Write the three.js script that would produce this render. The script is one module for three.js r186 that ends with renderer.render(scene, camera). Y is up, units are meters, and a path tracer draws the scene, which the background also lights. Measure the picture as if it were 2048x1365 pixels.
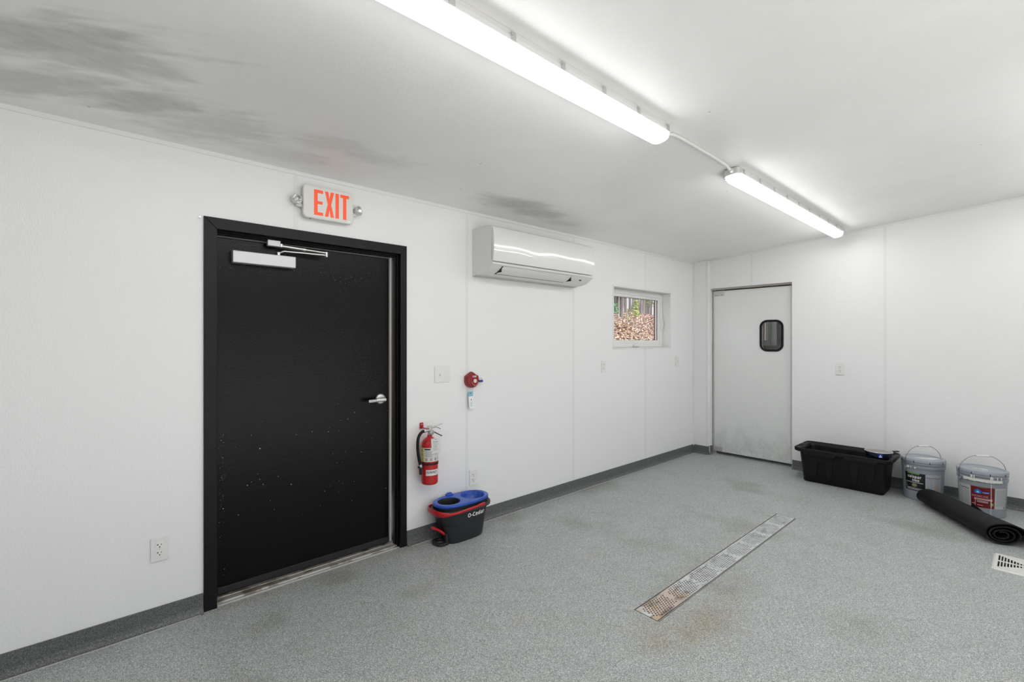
import * as THREE from 'three';
import { RoundedBoxGeometry } from 'three/addons/geometries/RoundedBoxGeometry.js';
import { TextGeometry } from 'three/addons/geometries/TextGeometry.js';
import { FontLoader } from 'three/addons/loaders/FontLoader.js';
import { RectAreaLightUniformsLib } from 'three/addons/lights/RectAreaLightUniformsLib.js';
import * as BGU from 'three/addons/utils/BufferGeometryUtils.js';

// ---------- camera, sky, sun, exposure ----------
const scene = new THREE.Scene();
const camera = new THREE.PerspectiveCamera(2 * Math.atan(682.5 / 932) * 180 / Math.PI, 2048 / 1365, 0.05, 300);
const YAW = Math.atan2(1041, 932);                       // angle between the view and the long wall
camera.position.set(0, 1.425, 0);
camera.lookAt(Math.cos(YAW), 1.425, -Math.sin(YAW));
scene.background = new THREE.Color().setRGB(1.0, 1.04, 1.14);
const sun = new THREE.DirectionalLight(new THREE.Color().setRGB(1, 0.965, 0.93), 12);
sun.position.set(-3, 24, 20); sun.target.position.set(0, 0, 0); sun.castShadow = true;
sun.shadow.camera.left = -30; sun.shadow.camera.right = 30; sun.shadow.camera.top = 30; sun.shadow.camera.bottom = -30; sun.shadow.camera.far = 90; sun.shadow.mapSize.set(2048, 2048);
scene.add(sun, sun.target);
const GLOW = 3.2, STRIP = 9;                          // lens glow, strip light
const renderer = new THREE.WebGLRenderer({ antialias: true });
renderer.toneMapping = THREE.LinearToneMapping;
renderer.toneMappingExposure = 1.21;
renderer.shadowMap.enabled = true;
RectAreaLightUniformsLib.init();

// ---------- helpers ----------
function rng(seed) { let a = seed >>> 0; return () => { a = (a + 0x6D2B79F5) | 0; let t = Math.imul(a ^ (a >>> 15), 1 | a); t = (t + Math.imul(t ^ (t >>> 7), 61 | t)) ^ t; return ((t ^ (t >>> 14)) >>> 0) / 4294967296; }; }
const hash = (x, y, s = 0) => { let h = (Math.imul(x, 374761393) + Math.imul(y, 668265263) + Math.imul(s, 982451653)) | 0; h = Math.imul(h ^ (h >>> 13), 1274126177); return ((h ^ (h >>> 16)) >>> 0) / 4294967296; };
const smooth = (t) => t * t * (3 - 2 * t);
const sstep = (a, b, x) => smooth(Math.min(1, Math.max(0, (x - a) / (b - a))));
function vnoise(x, y, s, px = 0, py = 0) {               // value noise, periodic when px, py are given
  const xi = Math.floor(x), yi = Math.floor(y), fx = smooth(x - xi), fy = smooth(y - yi);
  const w = (a, p) => (p ? ((a % p) + p) % p : a);
  const v = (i, j) => hash(w(xi + i, px), w(yi + j, py), s);
  return (v(0, 0) * (1 - fx) + v(1, 0) * fx) * (1 - fy) + (v(0, 1) * (1 - fx) + v(1, 1) * fx) * fy;
}
const fbm = (x, y, s, o = 4) => { let a = 0, k = 0.5, n = 0; for (let i = 0; i < o; i++) { a += k * vnoise(x, y, s + i); n += k; x *= 2.03; y *= 2.03; k *= 0.5; } return a / n; };
function tex(w, h, fn, srgb = true, wrap = true) {
  const d = new Uint8Array(w * h * 4);
  for (let j = 0; j < h; j++) for (let i = 0; i < w; i++) { const c = fn(i, j); const k = (j * w + i) * 4; for (let q = 0; q < 3; q++) d[k + q] = Math.max(0, Math.min(255, Math.round(255 * (Array.isArray(c) ? c[q] : c)))); d[k + 3] = 255; }
  const t = new THREE.DataTexture(d, w, h); t.magFilter = THREE.LinearFilter; t.minFilter = THREE.LinearMipmapLinearFilter; t.generateMipmaps = true;
  t.wrapS = t.wrapT = wrap ? THREE.RepeatWrapping : THREE.ClampToEdgeWrapping; if (srgb) t.colorSpace = THREE.SRGBColorSpace; t.needsUpdate = true; return t;
}
const rep = (t, m) => { const c = t.clone(); c.repeat.set(1 / m, 1 / m); c.needsUpdate = true; return c; };
function canvasTex(w, h, draw) { const c = document.createElement('canvas'); c.width = w; c.height = h; draw(c.getContext('2d'), w, h); const t = new THREE.CanvasTexture(c); t.colorSpace = THREE.SRGBColorSpace; return t; }
const M = (r, g, b, rough = 0.5, extra = {}) => new THREE.MeshPhysicalMaterial({ color: new THREE.Color().setRGB(r, g, b), roughness: rough, ...extra });
const V = (x, y, z) => new THREE.Vector3(x, y, z);
const taken = {};
function numbered(n) { taken[n] = (taken[n] ?? -1) + 1; return taken[n] ? `${n}_${String(taken[n]).padStart(3, '0')}` : n; }
function thing(name, label, category, pos = [0, 0, 0], turn = 0, group, kind) {
  const o = new THREE.Group(); o.name = numbered(name); o.position.set(...pos); o.rotation.y = turn; scene.add(o);
  o.userData = { label, category }; if (group) o.userData.group = group; if (kind) o.userData.kind = kind; return o;
}
const struct = (name, label, category) => thing(name, label, category, [0, 0, 0], 0, undefined, 'structure');
function part(parent, name, geo, mat, label) { const m = new THREE.Mesh(Array.isArray(geo) ? merge(geo) : geo, mat); m.name = name; m.castShadow = m.receiveShadow = true; if (label) m.userData.label = label; parent.add(m); return m; }
function merge(list) { return BGU.mergeGeometries(list.map((g) => { const c = g.index ? g.toNonIndexed() : g.clone(); for (const k of Object.keys(c.attributes)) if (!['position', 'normal', 'uv'].includes(k)) c.deleteAttribute(k); if (!c.attributes.uv) c.setAttribute('uv', new THREE.BufferAttribute(new Float32Array(c.attributes.position.count * 2), 2)); c.morphAttributes = {}; return c; })); }
function uvm(g) {                                        // uv in metres from position, by the side a face points to
  if (g.index) g = g.toNonIndexed();
  const p = g.attributes.position, uv = new Float32Array(p.count * 2), a = V(), b = V(), c = V();
  for (let i = 0; i < p.count; i += 3) {
    a.fromBufferAttribute(p, i); b.fromBufferAttribute(p, i + 1); c.fromBufferAttribute(p, i + 2);
    const n = b.clone().sub(a).cross(c.clone().sub(a)); const ax = Math.abs(n.x), ay = Math.abs(n.y), az = Math.abs(n.z);
    [a, b, c].forEach((q, k) => { const [u, v] = ay >= ax && ay >= az ? [q.x, -q.z] : ax >= az ? [q.z, q.y] : [q.x, q.y]; uv[(i + k) * 2] = u; uv[(i + k) * 2 + 1] = v; });
  }
  g.setAttribute('uv', new THREE.BufferAttribute(uv, 2)); return g;
}
const bx = (x0, x1, y0, y1, z0, z1) => new THREE.BoxGeometry(x1 - x0, y1 - y0, z1 - z0).translate((x0 + x1) / 2, (y0 + y1) / 2, (z0 + z1) / 2);
const rb = (x0, x1, y0, y1, z0, z1, r = 0.004, s = 2) => new RoundedBoxGeometry(x1 - x0, y1 - y0, z1 - z0, s, Math.min(r, (x1 - x0) / 2.01, (y1 - y0) / 2.01, (z1 - z0) / 2.01)).translate((x0 + x1) / 2, (y0 + y1) / 2, (z0 + z1) / 2);
const cyl = (r0, r1, h, x = 0, y = 0, z = 0, n = 24) => new THREE.CylinderGeometry(r1, r0, h, n).translate(x, y + h / 2, z);
const lathe = (pts, n = 48) => new THREE.LatheGeometry(pts.map(([r, y]) => new THREE.Vector2(r, y)), n);
const tube = (pts, r, seg = 40, n = 8, closed = false) => new THREE.TubeGeometry(new THREE.CatmullRomCurve3(pts.map((p) => (p.isVector3 ? p : V(...p))), closed, 'centripetal'), seg, r, n, closed);
function rod(a, b, r, n = 10) { const A = V(...a), B = V(...b), d = B.clone().sub(A); const g = new THREE.CylinderGeometry(r, r, d.length(), n); g.applyQuaternion(new THREE.Quaternion().setFromUnitVectors(V(0, 1, 0), d.normalize())); const c = A.add(B).multiplyScalar(0.5); return g.translate(c.x, c.y, c.z); }
const shape = (pts, holes = []) => { const s = new THREE.Shape(pts.map(([x, y]) => new THREE.Vector2(x, y))); for (const h of holes) s.holes.push(new THREE.Path(h.map(([x, y]) => new THREE.Vector2(x, y)))); return s; };
const ext = (s, depth, bevel = 0, seg = 2) => new THREE.ExtrudeGeometry(s, bevel ? { depth: depth - 2 * bevel, bevelEnabled: true, bevelSize: bevel, bevelOffset: -bevel, bevelThickness: bevel, bevelSegments: seg, curveSegments: 16 } : { depth, bevelEnabled: false, curveSegments: 16 }).translate(0, 0, bevel);
const profX = (pts, x0, x1, bevel = 0) => ext(shape(pts.map(([z, y]) => [-z, y])), x1 - x0, bevel).rotateY(Math.PI / 2).translate(x0, 0, 0);       // outline in (z, y), drawn out along x
const profZ = (pts, z0, z1, bevel = 0) => ext(shape(pts), z1 - z0, bevel).translate(0, 0, z0);                                                     // outline in (x, y), drawn out along z
const rrect = (hx, hy, r, n = 8, cx = 0, cy = 0) => { const o = []; for (let q = 0; q < 4; q++) { const sx = q === 0 || q === 3 ? 1 : -1, sy = q < 2 ? 1 : -1; for (let k = 0; k <= n; k++) { const a = (q + k / n) * Math.PI / 2; o.push([cx + sx * (hx - r) + r * Math.cos(a), cy + sy * (hy - r) + r * Math.sin(a)]); } } return o; };
function loft(rings, capFirst = false, capLast = false) { // rings of points, joined
  const n = rings[0].length, pos = [], uv = [], idx = [];
  rings.forEach((r, j) => { for (let i = 0; i <= n; i++) { const p = r[i % n]; pos.push(p[0], p[1], p[2]); uv.push(i / n, j / (rings.length - 1)); } });
  for (let j = 0; j < rings.length - 1; j++) for (let i = 0; i < n; i++) { const a = j * (n + 1) + i, b = a + 1, c = a + n + 1, d = c + 1; idx.push(a, c, b, b, c, d); }
  const cap = (r, flip) => { const c = r.reduce((s, p) => [s[0] + p[0] / n, s[1] + p[1] / n, s[2] + p[2] / n], [0, 0, 0]); const k = pos.length / 3; pos.push(...c); uv.push(0.5, 0.5); r.forEach((p) => { pos.push(...p); uv.push(0.5, 0.5); }); for (let i = 0; i < n; i++) { const a = k + 1 + i, b = k + 1 + (i + 1) % n; idx.push(...(flip ? [k, a, b] : [k, b, a])); } };
  if (capFirst) cap(rings[0], false); if (capLast) cap(rings[rings.length - 1], true);
  const g = new THREE.BufferGeometry(); g.setAttribute('position', new THREE.Float32BufferAttribute(pos, 3)); g.setAttribute('uv', new THREE.Float32BufferAttribute(uv, 2)); g.setIndex(idx); g.computeVertexNormals();
  return BGU.toCreasedNormals(g, 0.7);
}
const ringXZ = (pts, y, ox = 0, oz = 0) => pts.map(([x, z]) => [x + ox, y, z + oz]).reverse();
const font = await new FontLoader().loadAsync('fonts/droid/droid_sans_bold.typeface.json');
function text(str, size, depth) { const g = new TextGeometry(str, { font, size, depth, curveSegments: 4, bevelEnabled: false }); g.computeBoundingBox(); const b = g.boundingBox; return g.translate(-(b.min.x + b.max.x) / 2, -(b.min.y + b.max.y) / 2, 0); }

// ---------- measurements of the room ----------
const ZL = -2.91, XF = 5.798, XB = -4.2, ZR = 1.9, XE = 9.3, ZO = -3.10, SL = 0.073;
const ceilY = (z) => 2.431 + SL * (z - ZL);
const DOOR = { x0: 0.440, x1: 1.604, top: 2.072 }, WIN = { x0: 4.024, x1: 5.165, y0: 1.344, y1: 2.0 }, WIN2 = { x0: 7.55, x1: 8.655, y0: 1.344, y1: 2.0 };
const D2 = { z0: -2.722, z1: -1.788, top: 2.086 };
const D3 = { x0: -0.8, x1: 3.6, top: 2.12 };            // unseen glazed doors behind the photographer, added to let daylight in
const D4 = { x0: 8.4, x1: 9.0, top: 2.12 };             // an unseen one in the room beyond, added to brighten it
const DUCT = { x0: 4.205, x1: 4.471, z0: -0.152, z1: 0.168 };
const DRAIN = { x0: 2.128, x1: 4.19, z0: -1.412, z1: -1.262 };

// ---------- textures ----------
const pebble = tex(512, 512, (i, j) => { const u = i / 512, v = j / 512; return 0.5 * vnoise(u * 84, v * 40, 11, 84, 40) + 0.3 * vnoise(u * 160, v * 110, 12, 160, 110) + 0.2 * vnoise(u * 40, v * 26, 13, 40, 26); }, false);
const peel = tex(256, 256, (i, j) => 0.6 * vnoise(i / 4, j / 4, 21, 64, 64) + 0.4 * vnoise(i / 8, j / 8, 22, 32, 32), false);
function grains(seed, dark, light, share) {              // quartz grains, one tone each, as nearest-point cells that repeat
  const N = 1024, C = 2, K = Math.floor(N / C);
  return tex(N, N, (i, j) => {
    const x = i / N * K, y = j / N * K, xi = Math.floor(x), yi = Math.floor(y); let best = 9, bi = 0, bj = 0;
    for (let a = -1; a <= 1; a++) for (let b = -1; b <= 1; b++) { const cx = (xi + a + K) % K, cy = (yi + b + K) % K; const dx = xi + a + hash(cx, cy, seed) - x, dy = yi + b + hash(cx, cy, seed + 1) - y, d = dx * dx + dy * dy; if (d < best) { best = d; bi = cx; bj = cy; } }
    const h = hash(bi, bj, seed + 2), k = hash(bi, bj, seed + 3);
    const v = h < share ? dark * (0.75 + 0.5 * k) : h > 0.86 ? light * (0.9 + 0.25 * k) : (dark + light) / 2 * (0.72 + 0.5 * k);
    return [v * 0.985, v, v * (0.985 + 0.02 * k)];
  });
}
const floorGrain = grains(31, 0.54, 0.86, 0.32), baseGrainShaded = grains(41, 0.36, 0.56, 0.5);  // skirting grains are darker: shade of the upright face set into the colour
const rough = tex(256, 256, (i, j) => 0.5 + 0.5 * fbm(i / 20, j / 20, 51), false);

// ---------- shared materials ----------
const mWall = M(0.87, 0.87, 0.872, 0.35, { bumpMap: rep(pebble, 0.34), bumpScale: 0.0008 });
const mTrim = M(0.82, 0.82, 0.82, 0.35);
const mWhite = M(0.80, 0.80, 0.78, 0.35);
const mCore = M(0.7, 0.7, 0.7, 0.8);
const mBlackPaint = M(0.005, 0.005, 0.0055, 0.36, { specularIntensity: 0.5, bumpMap: rep(peel, 0.12), bumpScale: 0.0006 });
const mBlack = M(0.012, 0.012, 0.013, 0.5);
const mRubber = M(0.006, 0.006, 0.0065, 0.5, { specularIntensity: 0.6 });
const mSteel = M(0.62, 0.62, 0.61, 0.32, { metalness: 1 });
const mChrome = M(0.75, 0.75, 0.75, 0.22, { metalness: 1 });
const mAlu = M(0.66, 0.66, 0.65, 0.42, { metalness: 1 });
const mDark = M(0.006, 0.006, 0.006, 0.9);
const mSlot = M(0.02, 0.02, 0.02, 0.8);
const mRed = M(0.48, 0.012, 0.018, 0.28);
const mGlass = new THREE.MeshPhysicalMaterial({ color: 0xffffff, roughness: 0, transmission: 1, thickness: 0, ior: 1.5 });
const mBase = M(0.80, 0.80, 0.81, 0.5, { map: rep(baseGrainShaded, 0.9), bumpMap: rep(baseGrainShaded, 0.9), bumpScale: 0.0006 });

// ---------- floor ----------
{
  const g = struct('floor', 'grey speckled quartz epoxy floor with a long drain', 'floor');
  const rust = [[2.30, -1.10, 0.30, 0.16, 0.9], [2.05, -1.22, 0.22, 0.14, 0.6], [2.62, -1.16, 0.35, 0.07, 0.45], [1.55, -2.86, 0.35, 0.05, 0.5], [0.62, -2.88, 0.25, 0.04, 0.5], [1.62, -1.75, 0.05, 0.03, 0.45], [2.78, -1.02, 0.04, 0.025, 0.4], [2.45, -1.95, 0.06, 0.03, 0.3]];
  const tint = (x, z) => {
    let c = [1, 1, 1]; const n = fbm(x * 2.1 + 7, z * 2.1, 61, 5), n2 = fbm(x * 9, z * 9, 62, 3);
    const dirt = sstep(0.55, 0.8, n) * 0.22 + (n2 - 0.5) * 0.12; c = [c[0] * (1 - dirt * 0.96), c[1] * (1 - dirt), c[2] * (1 - dirt * 1.08)];
    for (const [rx, rz, ax, az, k] of rust) { const d = Math.hypot((x - rx) / ax, (z - rz) / az); const m = k * sstep(1.25, 0.1, d + (fbm(x * 14, z * 14, 63, 4) - 0.5) * 1.3) * (0.5 + fbm(x * 60, z * 60, 64, 2)); c = [c[0] * (1 - 0.12 * m), c[1] * (1 - 0.21 * m), c[2] * (1 - 0.34 * m)]; }
    return c;
  };
  const grid = (x0, x1, z0, z1, st) => {
    const nx = Math.max(1, Math.round((x1 - x0) / st)), nz = Math.max(1, Math.round((z1 - z0) / st)), q = new THREE.PlaneGeometry(x1 - x0, z1 - z0, nx, nz).rotateX(-Math.PI / 2).translate((x0 + x1) / 2, 0, (z0 + z1) / 2);
    const p = q.attributes.position, col = new Float32Array(p.count * 3), uv = q.attributes.uv;
    for (let i = 0; i < p.count; i++) { const x = p.getX(i), z = p.getZ(i); uv.setXY(i, x, -z); col.set(tint(x, z), i * 3); }
    q.setAttribute('color', new THREE.BufferAttribute(col, 3)); return q;
  };
  const r = DRAIN, parts = [grid(XB, r.x0, ZL, ZR, 0.03), grid(r.x0, r.x1, ZL, r.z0, 0.03), grid(r.x0, r.x1, r.z1, ZR, 0.03), grid(r.x1, DUCT.x0, ZL, ZR, 0.03), grid(DUCT.x0, DUCT.x1, ZL, DUCT.z0, 0.03), grid(DUCT.x0, DUCT.x1, DUCT.z1, ZR, 0.03), grid(DUCT.x1, XF + 0.2, ZL, ZR, 0.03), grid(XF + 0.2, XE, ZL, ZR, 0.2)];
  part(g, 'floor_surface', BGU.mergeGeometries(parts), M(0.98, 0.99, 0.97, 0.46, { map: rep(floorGrain, 1.0), bumpMap: rep(floorGrain, 1.0), bumpScale: 0.0007, vertexColors: true }));
  part(g, 'slab', [bx(XB - 0.2, r.x0 - 0.01, -0.25, -0.004, ZO, ZR + 0.2), bx(DUCT.x1, XE + 0.2, -0.25, -0.004, ZO, ZR + 0.2), bx(r.x1 + 0.01, DUCT.x1, -0.25, -0.004, ZO, DUCT.z0), bx(r.x1 + 0.01, DUCT.x1, -0.25, -0.004, DUCT.z1, ZR + 0.2), bx(r.x0 - 0.01, r.x1 + 0.01, -0.25, -0.004, ZO, r.z0 - 0.01), bx(r.x0 - 0.01, r.x1 + 0.01, -0.25, -0.004, r.z1 + 0.01, ZR + 0.2)], mCore);
}

// ---------- ceiling and roof ----------
{
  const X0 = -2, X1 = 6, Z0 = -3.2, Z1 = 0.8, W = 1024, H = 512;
  const spots = [[-0.14, -2.27, 0.40, 0.10, 0.45, 0.9], [-0.18, -2.62, 0.30, 0.10, 0.42, 0.75], [0.14, -2.56, 0.22, 0.10, 0.40, 0.9], [0.02, -2.30, 0.26, 0.09, 0.2, 0.7], [0.40, -2.62, 0.30, 0.14, 0.3, 0.5], [0.95, -2.45, 0.20, 0.09, 0.15, 0.32], [1.18, -2.48, 0.22, 0.07, 0.1, 0.30], [0.75, -2.72, 0.30, 0.10, 0.1, 0.3], [2.36, -2.58, 0.30, 0.10, 0.12, 0.85], [2.62, -2.63, 0.28, 0.09, 0.10, 0.8], [2.95, -2.72, 0.2, 0.05, 0.1, 0.3]];  // patches where the ceiling colour runs darker and streaky
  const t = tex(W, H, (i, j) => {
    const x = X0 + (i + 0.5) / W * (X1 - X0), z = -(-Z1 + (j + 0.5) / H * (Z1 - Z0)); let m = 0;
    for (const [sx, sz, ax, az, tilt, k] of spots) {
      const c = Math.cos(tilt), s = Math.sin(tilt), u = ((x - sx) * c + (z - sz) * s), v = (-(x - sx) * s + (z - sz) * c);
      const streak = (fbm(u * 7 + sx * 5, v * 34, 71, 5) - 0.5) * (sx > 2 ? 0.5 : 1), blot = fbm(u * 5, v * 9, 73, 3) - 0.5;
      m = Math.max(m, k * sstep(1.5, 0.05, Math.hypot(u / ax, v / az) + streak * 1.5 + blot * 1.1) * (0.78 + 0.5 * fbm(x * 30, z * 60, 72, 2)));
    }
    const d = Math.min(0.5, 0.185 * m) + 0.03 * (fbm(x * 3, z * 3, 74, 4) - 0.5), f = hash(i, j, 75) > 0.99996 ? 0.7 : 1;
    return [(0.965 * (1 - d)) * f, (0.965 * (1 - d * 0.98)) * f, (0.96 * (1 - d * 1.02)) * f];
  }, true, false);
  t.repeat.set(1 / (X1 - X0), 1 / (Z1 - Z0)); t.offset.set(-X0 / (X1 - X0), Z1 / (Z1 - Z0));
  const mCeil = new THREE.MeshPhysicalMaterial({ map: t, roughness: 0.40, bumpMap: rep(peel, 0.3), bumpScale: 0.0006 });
  const g = struct('ceiling', 'smooth white sloping ceiling with darker streaky patches', 'ceiling');
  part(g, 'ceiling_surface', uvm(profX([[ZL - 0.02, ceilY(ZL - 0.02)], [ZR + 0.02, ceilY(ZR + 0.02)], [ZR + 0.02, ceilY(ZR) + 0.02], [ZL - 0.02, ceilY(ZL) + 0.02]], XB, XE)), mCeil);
  const r = struct('roof', 'thick roof slab over the room, reaching past the outer wall', 'roof');
  part(r, 'roof_slab', profX([[ZO - 0.06, ceilY(ZL) + 0.03], [ZR + 0.45, ceilY(ZR) + 0.045], [ZR + 0.45, ceilY(ZR) + 0.3], [ZO - 0.06, ceilY(ZL) + 0.24]], XB - 0.4, XE + 0.4), M(0.2, 0.19, 0.18, 0.9));
}

// ---------- walls ----------
const clipPanel = (u0, u1, top0, top1, holes) => {       // outline of a panel from the floor to the ceiling with door and window cut-outs
  let pts = [[u0, 0.085], [u1, 0.085], [u1, top1], [u0, top0]]; const inner = [];
  for (const h of holes) {
    const a = Math.max(u0, h[0]), b = Math.min(u1, h[1]); if (a >= b) continue;
    const l = h[0] <= u0, r = h[1] >= u1, low = h[2] <= 0.09;
    if (low && l && r) pts = [[u0, h[3]], [u1, h[3]], [u1, top1], [u0, top0]];
    else if (low && l) pts = [[u0, h[3]], [b, h[3]], [b, 0.085], [u1, 0.085], [u1, top1], [u0, top0]];
    else if (low && r) pts = [[u0, 0.085], [a, 0.085], [a, h[3]], [u1, h[3]], [u1, top1], [u0, top0]];
    else if (low) pts = [[u0, 0.085], [a, 0.085], [a, h[3]], [b, h[3]], [b, 0.085], [u1, 0.085], [u1, top1], [u0, top0]];
    else if (l) pts = [[u0, 0.085], [u1, 0.085], [u1, top1], [u0, top0], [u0, h[3]], [b, h[3]], [b, h[2]], [u0, h[2]]];
    else if (r) pts = [[u0, 0.085], [u1, 0.085], [u1, h[2]], [a, h[2]], [a, h[3]], [u1, h[3]], [u1, top1], [u0, top0]];
    else inner.push([[a, h[2]], [a, h[3]], [b, h[3]], [b, h[2]]]);
  }
  return shape(pts, inner);
};
{ // long wall with the black door
  const g = struct('wall_left', 'long white panelled wall holding the black door and small window', 'wall');
  const holes = [[DOOR.x0, DOOR.x1, 0, DOOR.top], [WIN.x0, WIN.x1, WIN.y0, WIN.y1]], cy = ceilY(ZL) + 0.002;
  const seams = [XB, -2.862, -1.612, -0.362, 0.888, 2.139, 3.390, 4.625, 5.75];
  for (let k = 0; k < seams.length - 1; k++) part(g, 'panel', uvm(ext(clipPanel(seams[k] + 0.002, seams[k + 1] - 0.002, cy, cy, holes), 0.004).translate(0, 0, ZL - 0.004)), mWall);
  for (let k = 1; k < seams.length - 1; k++) {
    const s = seams[k], cuts = holes.filter((h) => s > h[0] && s < h[1]); let runs = [[0.085, cy]];
    for (const h of cuts) runs = h[2] === 0 ? [[h[3], cy]] : [[0.085, h[2]], [h[3], cy]];
    part(g, 'divider_strip', runs.flatMap(([a, b]) => [rb(s - 0.013, s + 0.013, a, b, ZL - 0.002, ZL + 0.0011, 0.001), bx(s - 0.0022, s + 0.0022, a, b, ZL, ZL + 0.0019)]), mTrim);
  }
  const W2 = WIN2, zz = [ZO, ZL - 0.004], top = ceilY(ZL);
  part(g, 'wall_core', [bx(XB - 0.2, DOOR.x0, 0, top, ...zz), bx(DOOR.x0, DOOR.x1, DOOR.top, top, ...zz), bx(DOOR.x1, WIN.x0, 0, top, ...zz), bx(WIN.x0, WIN.x1, 0, WIN.y0, ...zz), bx(WIN.x0, WIN.x1, WIN.y1, top, ...zz), bx(WIN.x1, 5.9, 0, top, ...zz)], mCore);
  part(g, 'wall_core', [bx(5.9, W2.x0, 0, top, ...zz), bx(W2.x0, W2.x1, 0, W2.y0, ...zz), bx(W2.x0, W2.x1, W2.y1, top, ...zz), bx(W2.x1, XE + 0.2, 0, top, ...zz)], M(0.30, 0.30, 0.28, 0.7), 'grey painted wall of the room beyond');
  part(g, 'top_molding', rb(XB, XF, ceilY(ZL) - 0.022, ceilY(ZL) + 0.003, ZL - 0.002, ZL + 0.006, 0.003), mTrim);
}
{ // end wall with the steel swing door
  const g = struct('wall_far', 'white panelled end wall with the steel swing door', 'wall');
  const seams = [-2.722, -2.221, -0.969, 0.283, 1.535, ZR], hole = [[D2.z0 - 0.01, D2.z1, 0, D2.top]];
  for (let k = 0; k < seams.length - 1; k++) part(g, 'panel', uvm(ext(clipPanel(seams[k] + (k ? 0.002 : 0), seams[k + 1] - 0.002, ceilY(seams[k]) + 0.002, ceilY(seams[k + 1]) + 0.002, hole), 0.004).rotateY(-Math.PI / 2).translate(XF + 0.004, 0, 0)), mWall);
  for (let k = 1; k < seams.length - 1; k++) { const s = seams[k], a = s < D2.z1 ? D2.top : 0.085; part(g, 'divider_strip', [rb(XF - 0.0011, XF + 0.002, a, ceilY(s), s - 0.013, s + 0.013, 0.001), bx(XF - 0.0019, XF, a, ceilY(s), s - 0.0025, s + 0.0025)], mTrim); }
  const core = (z0, z1, y0) => ext(shape([[z0, y0], [z1, y0], [z1, ceilY(z1)], [z0, ceilY(z0)]]), 0.146).rotateY(-Math.PI / 2).translate(XF + 0.15, 0, 0);
  part(g, 'wall_core', [core(ZL, D2.z0, 0), core(D2.z0, D2.z1, D2.top), core(D2.z1, ZR, 0)], mTrim);
  const L = Math.hypot(1, SL), tm = new THREE.BoxGeometry(0.006, 0.022, (ZR - ZL) * L).rotateX(-Math.atan(SL)).translate(XF - 0.001, (ceilY(ZL) + ceilY(ZR)) / 2 - 0.009, (ZL + ZR) / 2);
  part(g, 'top_molding', tm, mTrim);
}
{ // boxed corner column
  const g = struct('wall_column', 'narrow boxed white column in the corner beside the steel door', 'column');
  part(g, 'column_face', uvm(bx(5.735, XF, 0.085, ceilY(-2.82), ZL - 0.003, D2.z0)), mWall);
  part(g, 'corner_trim', [rb(5.731, 5.745, 0.085, ceilY(-2.73) - 0.003, D2.z0 - 0.02, D2.z0 + 0.0035, 0.004), rb(5.722, 5.737, 0.085, ceilY(ZL) - 0.01, ZL - 0.002, ZL + 0.014, 0.005)], mTrim);
  const b = struct('wall_back', 'white wall behind the photographer', 'wall');
  part(b, 'wall_core', ext(shape([[ZO, 0], [ZR + 0.2, 0], [ZR + 0.2, ceilY(ZR) + 0.02], [ZO, ceilY(ZL)]]), 0.2).rotateY(-Math.PI / 2).translate(XB, 0, 0), mWall);
  const r = struct('wall_right', 'white wall across the room from the black door', 'wall');
  part(r, 'wall_core', [bx(XB, D3.x0, 0, ceilY(ZR), ZR, ZR + 0.2), bx(D3.x0, D3.x1, D3.top, ceilY(ZR), ZR, ZR + 0.2), bx(D3.x1, D4.x0, 0, ceilY(ZR), ZR, ZR + 0.2), bx(D4.x0, D4.x1, D4.top, ceilY(ZR), ZR, ZR + 0.2), bx(D4.x1, XE, 0, ceilY(ZR), ZR, ZR + 0.2)], mWall);
  const e = struct('wall_end', 'white end wall of the room behind the steel door', 'wall');
  part(e, 'wall_core', ext(shape([[ZL, 0], [ZR, 0], [ZR, ceilY(ZR)], [ZL, ceilY(ZL)]]), 0.2).rotateY(-Math.PI / 2).translate(XE + 0.2, 0, 0), mTrim);
}
{ // coved skirting
  const prof = [[-0.002, 0.1], [0.007, 0.1], [0.008, 0.035], [0.012, 0.018], [0.022, 0.006], [0.034, 0.0005], [-0.002, 0.0005]];
  const alongX = (x0, x1, z) => uvm(profX(prof.map(([d, y]) => [z + d, y]), x0, x1));
  const alongZ = (z0, z1, x) => uvm(profZ(prof.map(([d, y]) => [x - d, y]), z0, z1));
  const bead = (f, n, s) => { const pts = []; for (let i = 0; i <= n; i++) pts.push(f(i / n, (fbm(i * 0.35, s, 81, 3) - 0.5) * 0.012)); return tube(pts, 0.0022, n * 3, 5); };
  const mBead = M(0.5, 0.5, 0.48, 0.7);
  const l = struct('baseboard_left', 'dark grey speckled coved skirting along the long wall', 'baseboard');
  part(l, 'skirting', alongX(XB, DOOR.x0 - 0.016, ZL), mBase); part(l, 'skirting', alongX(DOOR.x1 + 0.014, 5.735, ZL), mBase);
  part(l, 'floor_joint', bead((t, e) => V(XB + t * (DOOR.x0 - 0.03 - XB), 0.0012, ZL + 0.034 + e), 60, 1), mBead); part(l, 'floor_joint', bead((t, e) => V(DOOR.x1 + 0.03 + t * (5.70 - DOOR.x1 - 0.03), 0.0012, ZL + 0.035 + e * 0.7), 90, 2), mBead);
  const f = struct('baseboard_far', 'dark grey speckled coved skirting along the end wall', 'baseboard');
  part(f, 'skirting', alongZ(D2.z1 + 0.002, ZR, XF), mBase);
  const c = struct('baseboard_column', 'dark grey skirting round the foot of the corner column', 'baseboard');
  part(c, 'skirting', [alongZ(ZL + 0.006, D2.z0 + 0.008, 5.735), uvm(profX(prof.map(([d, y]) => [D2.z0 + d, y]), 5.729, XF + 0.05))], mBase);
  part(c, 'edge_trim', bx(5.765, 5.772, 0.002, 0.1, D2.z0 + 0.004, D2.z0 + 0.0125), mTrim);
}

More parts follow.
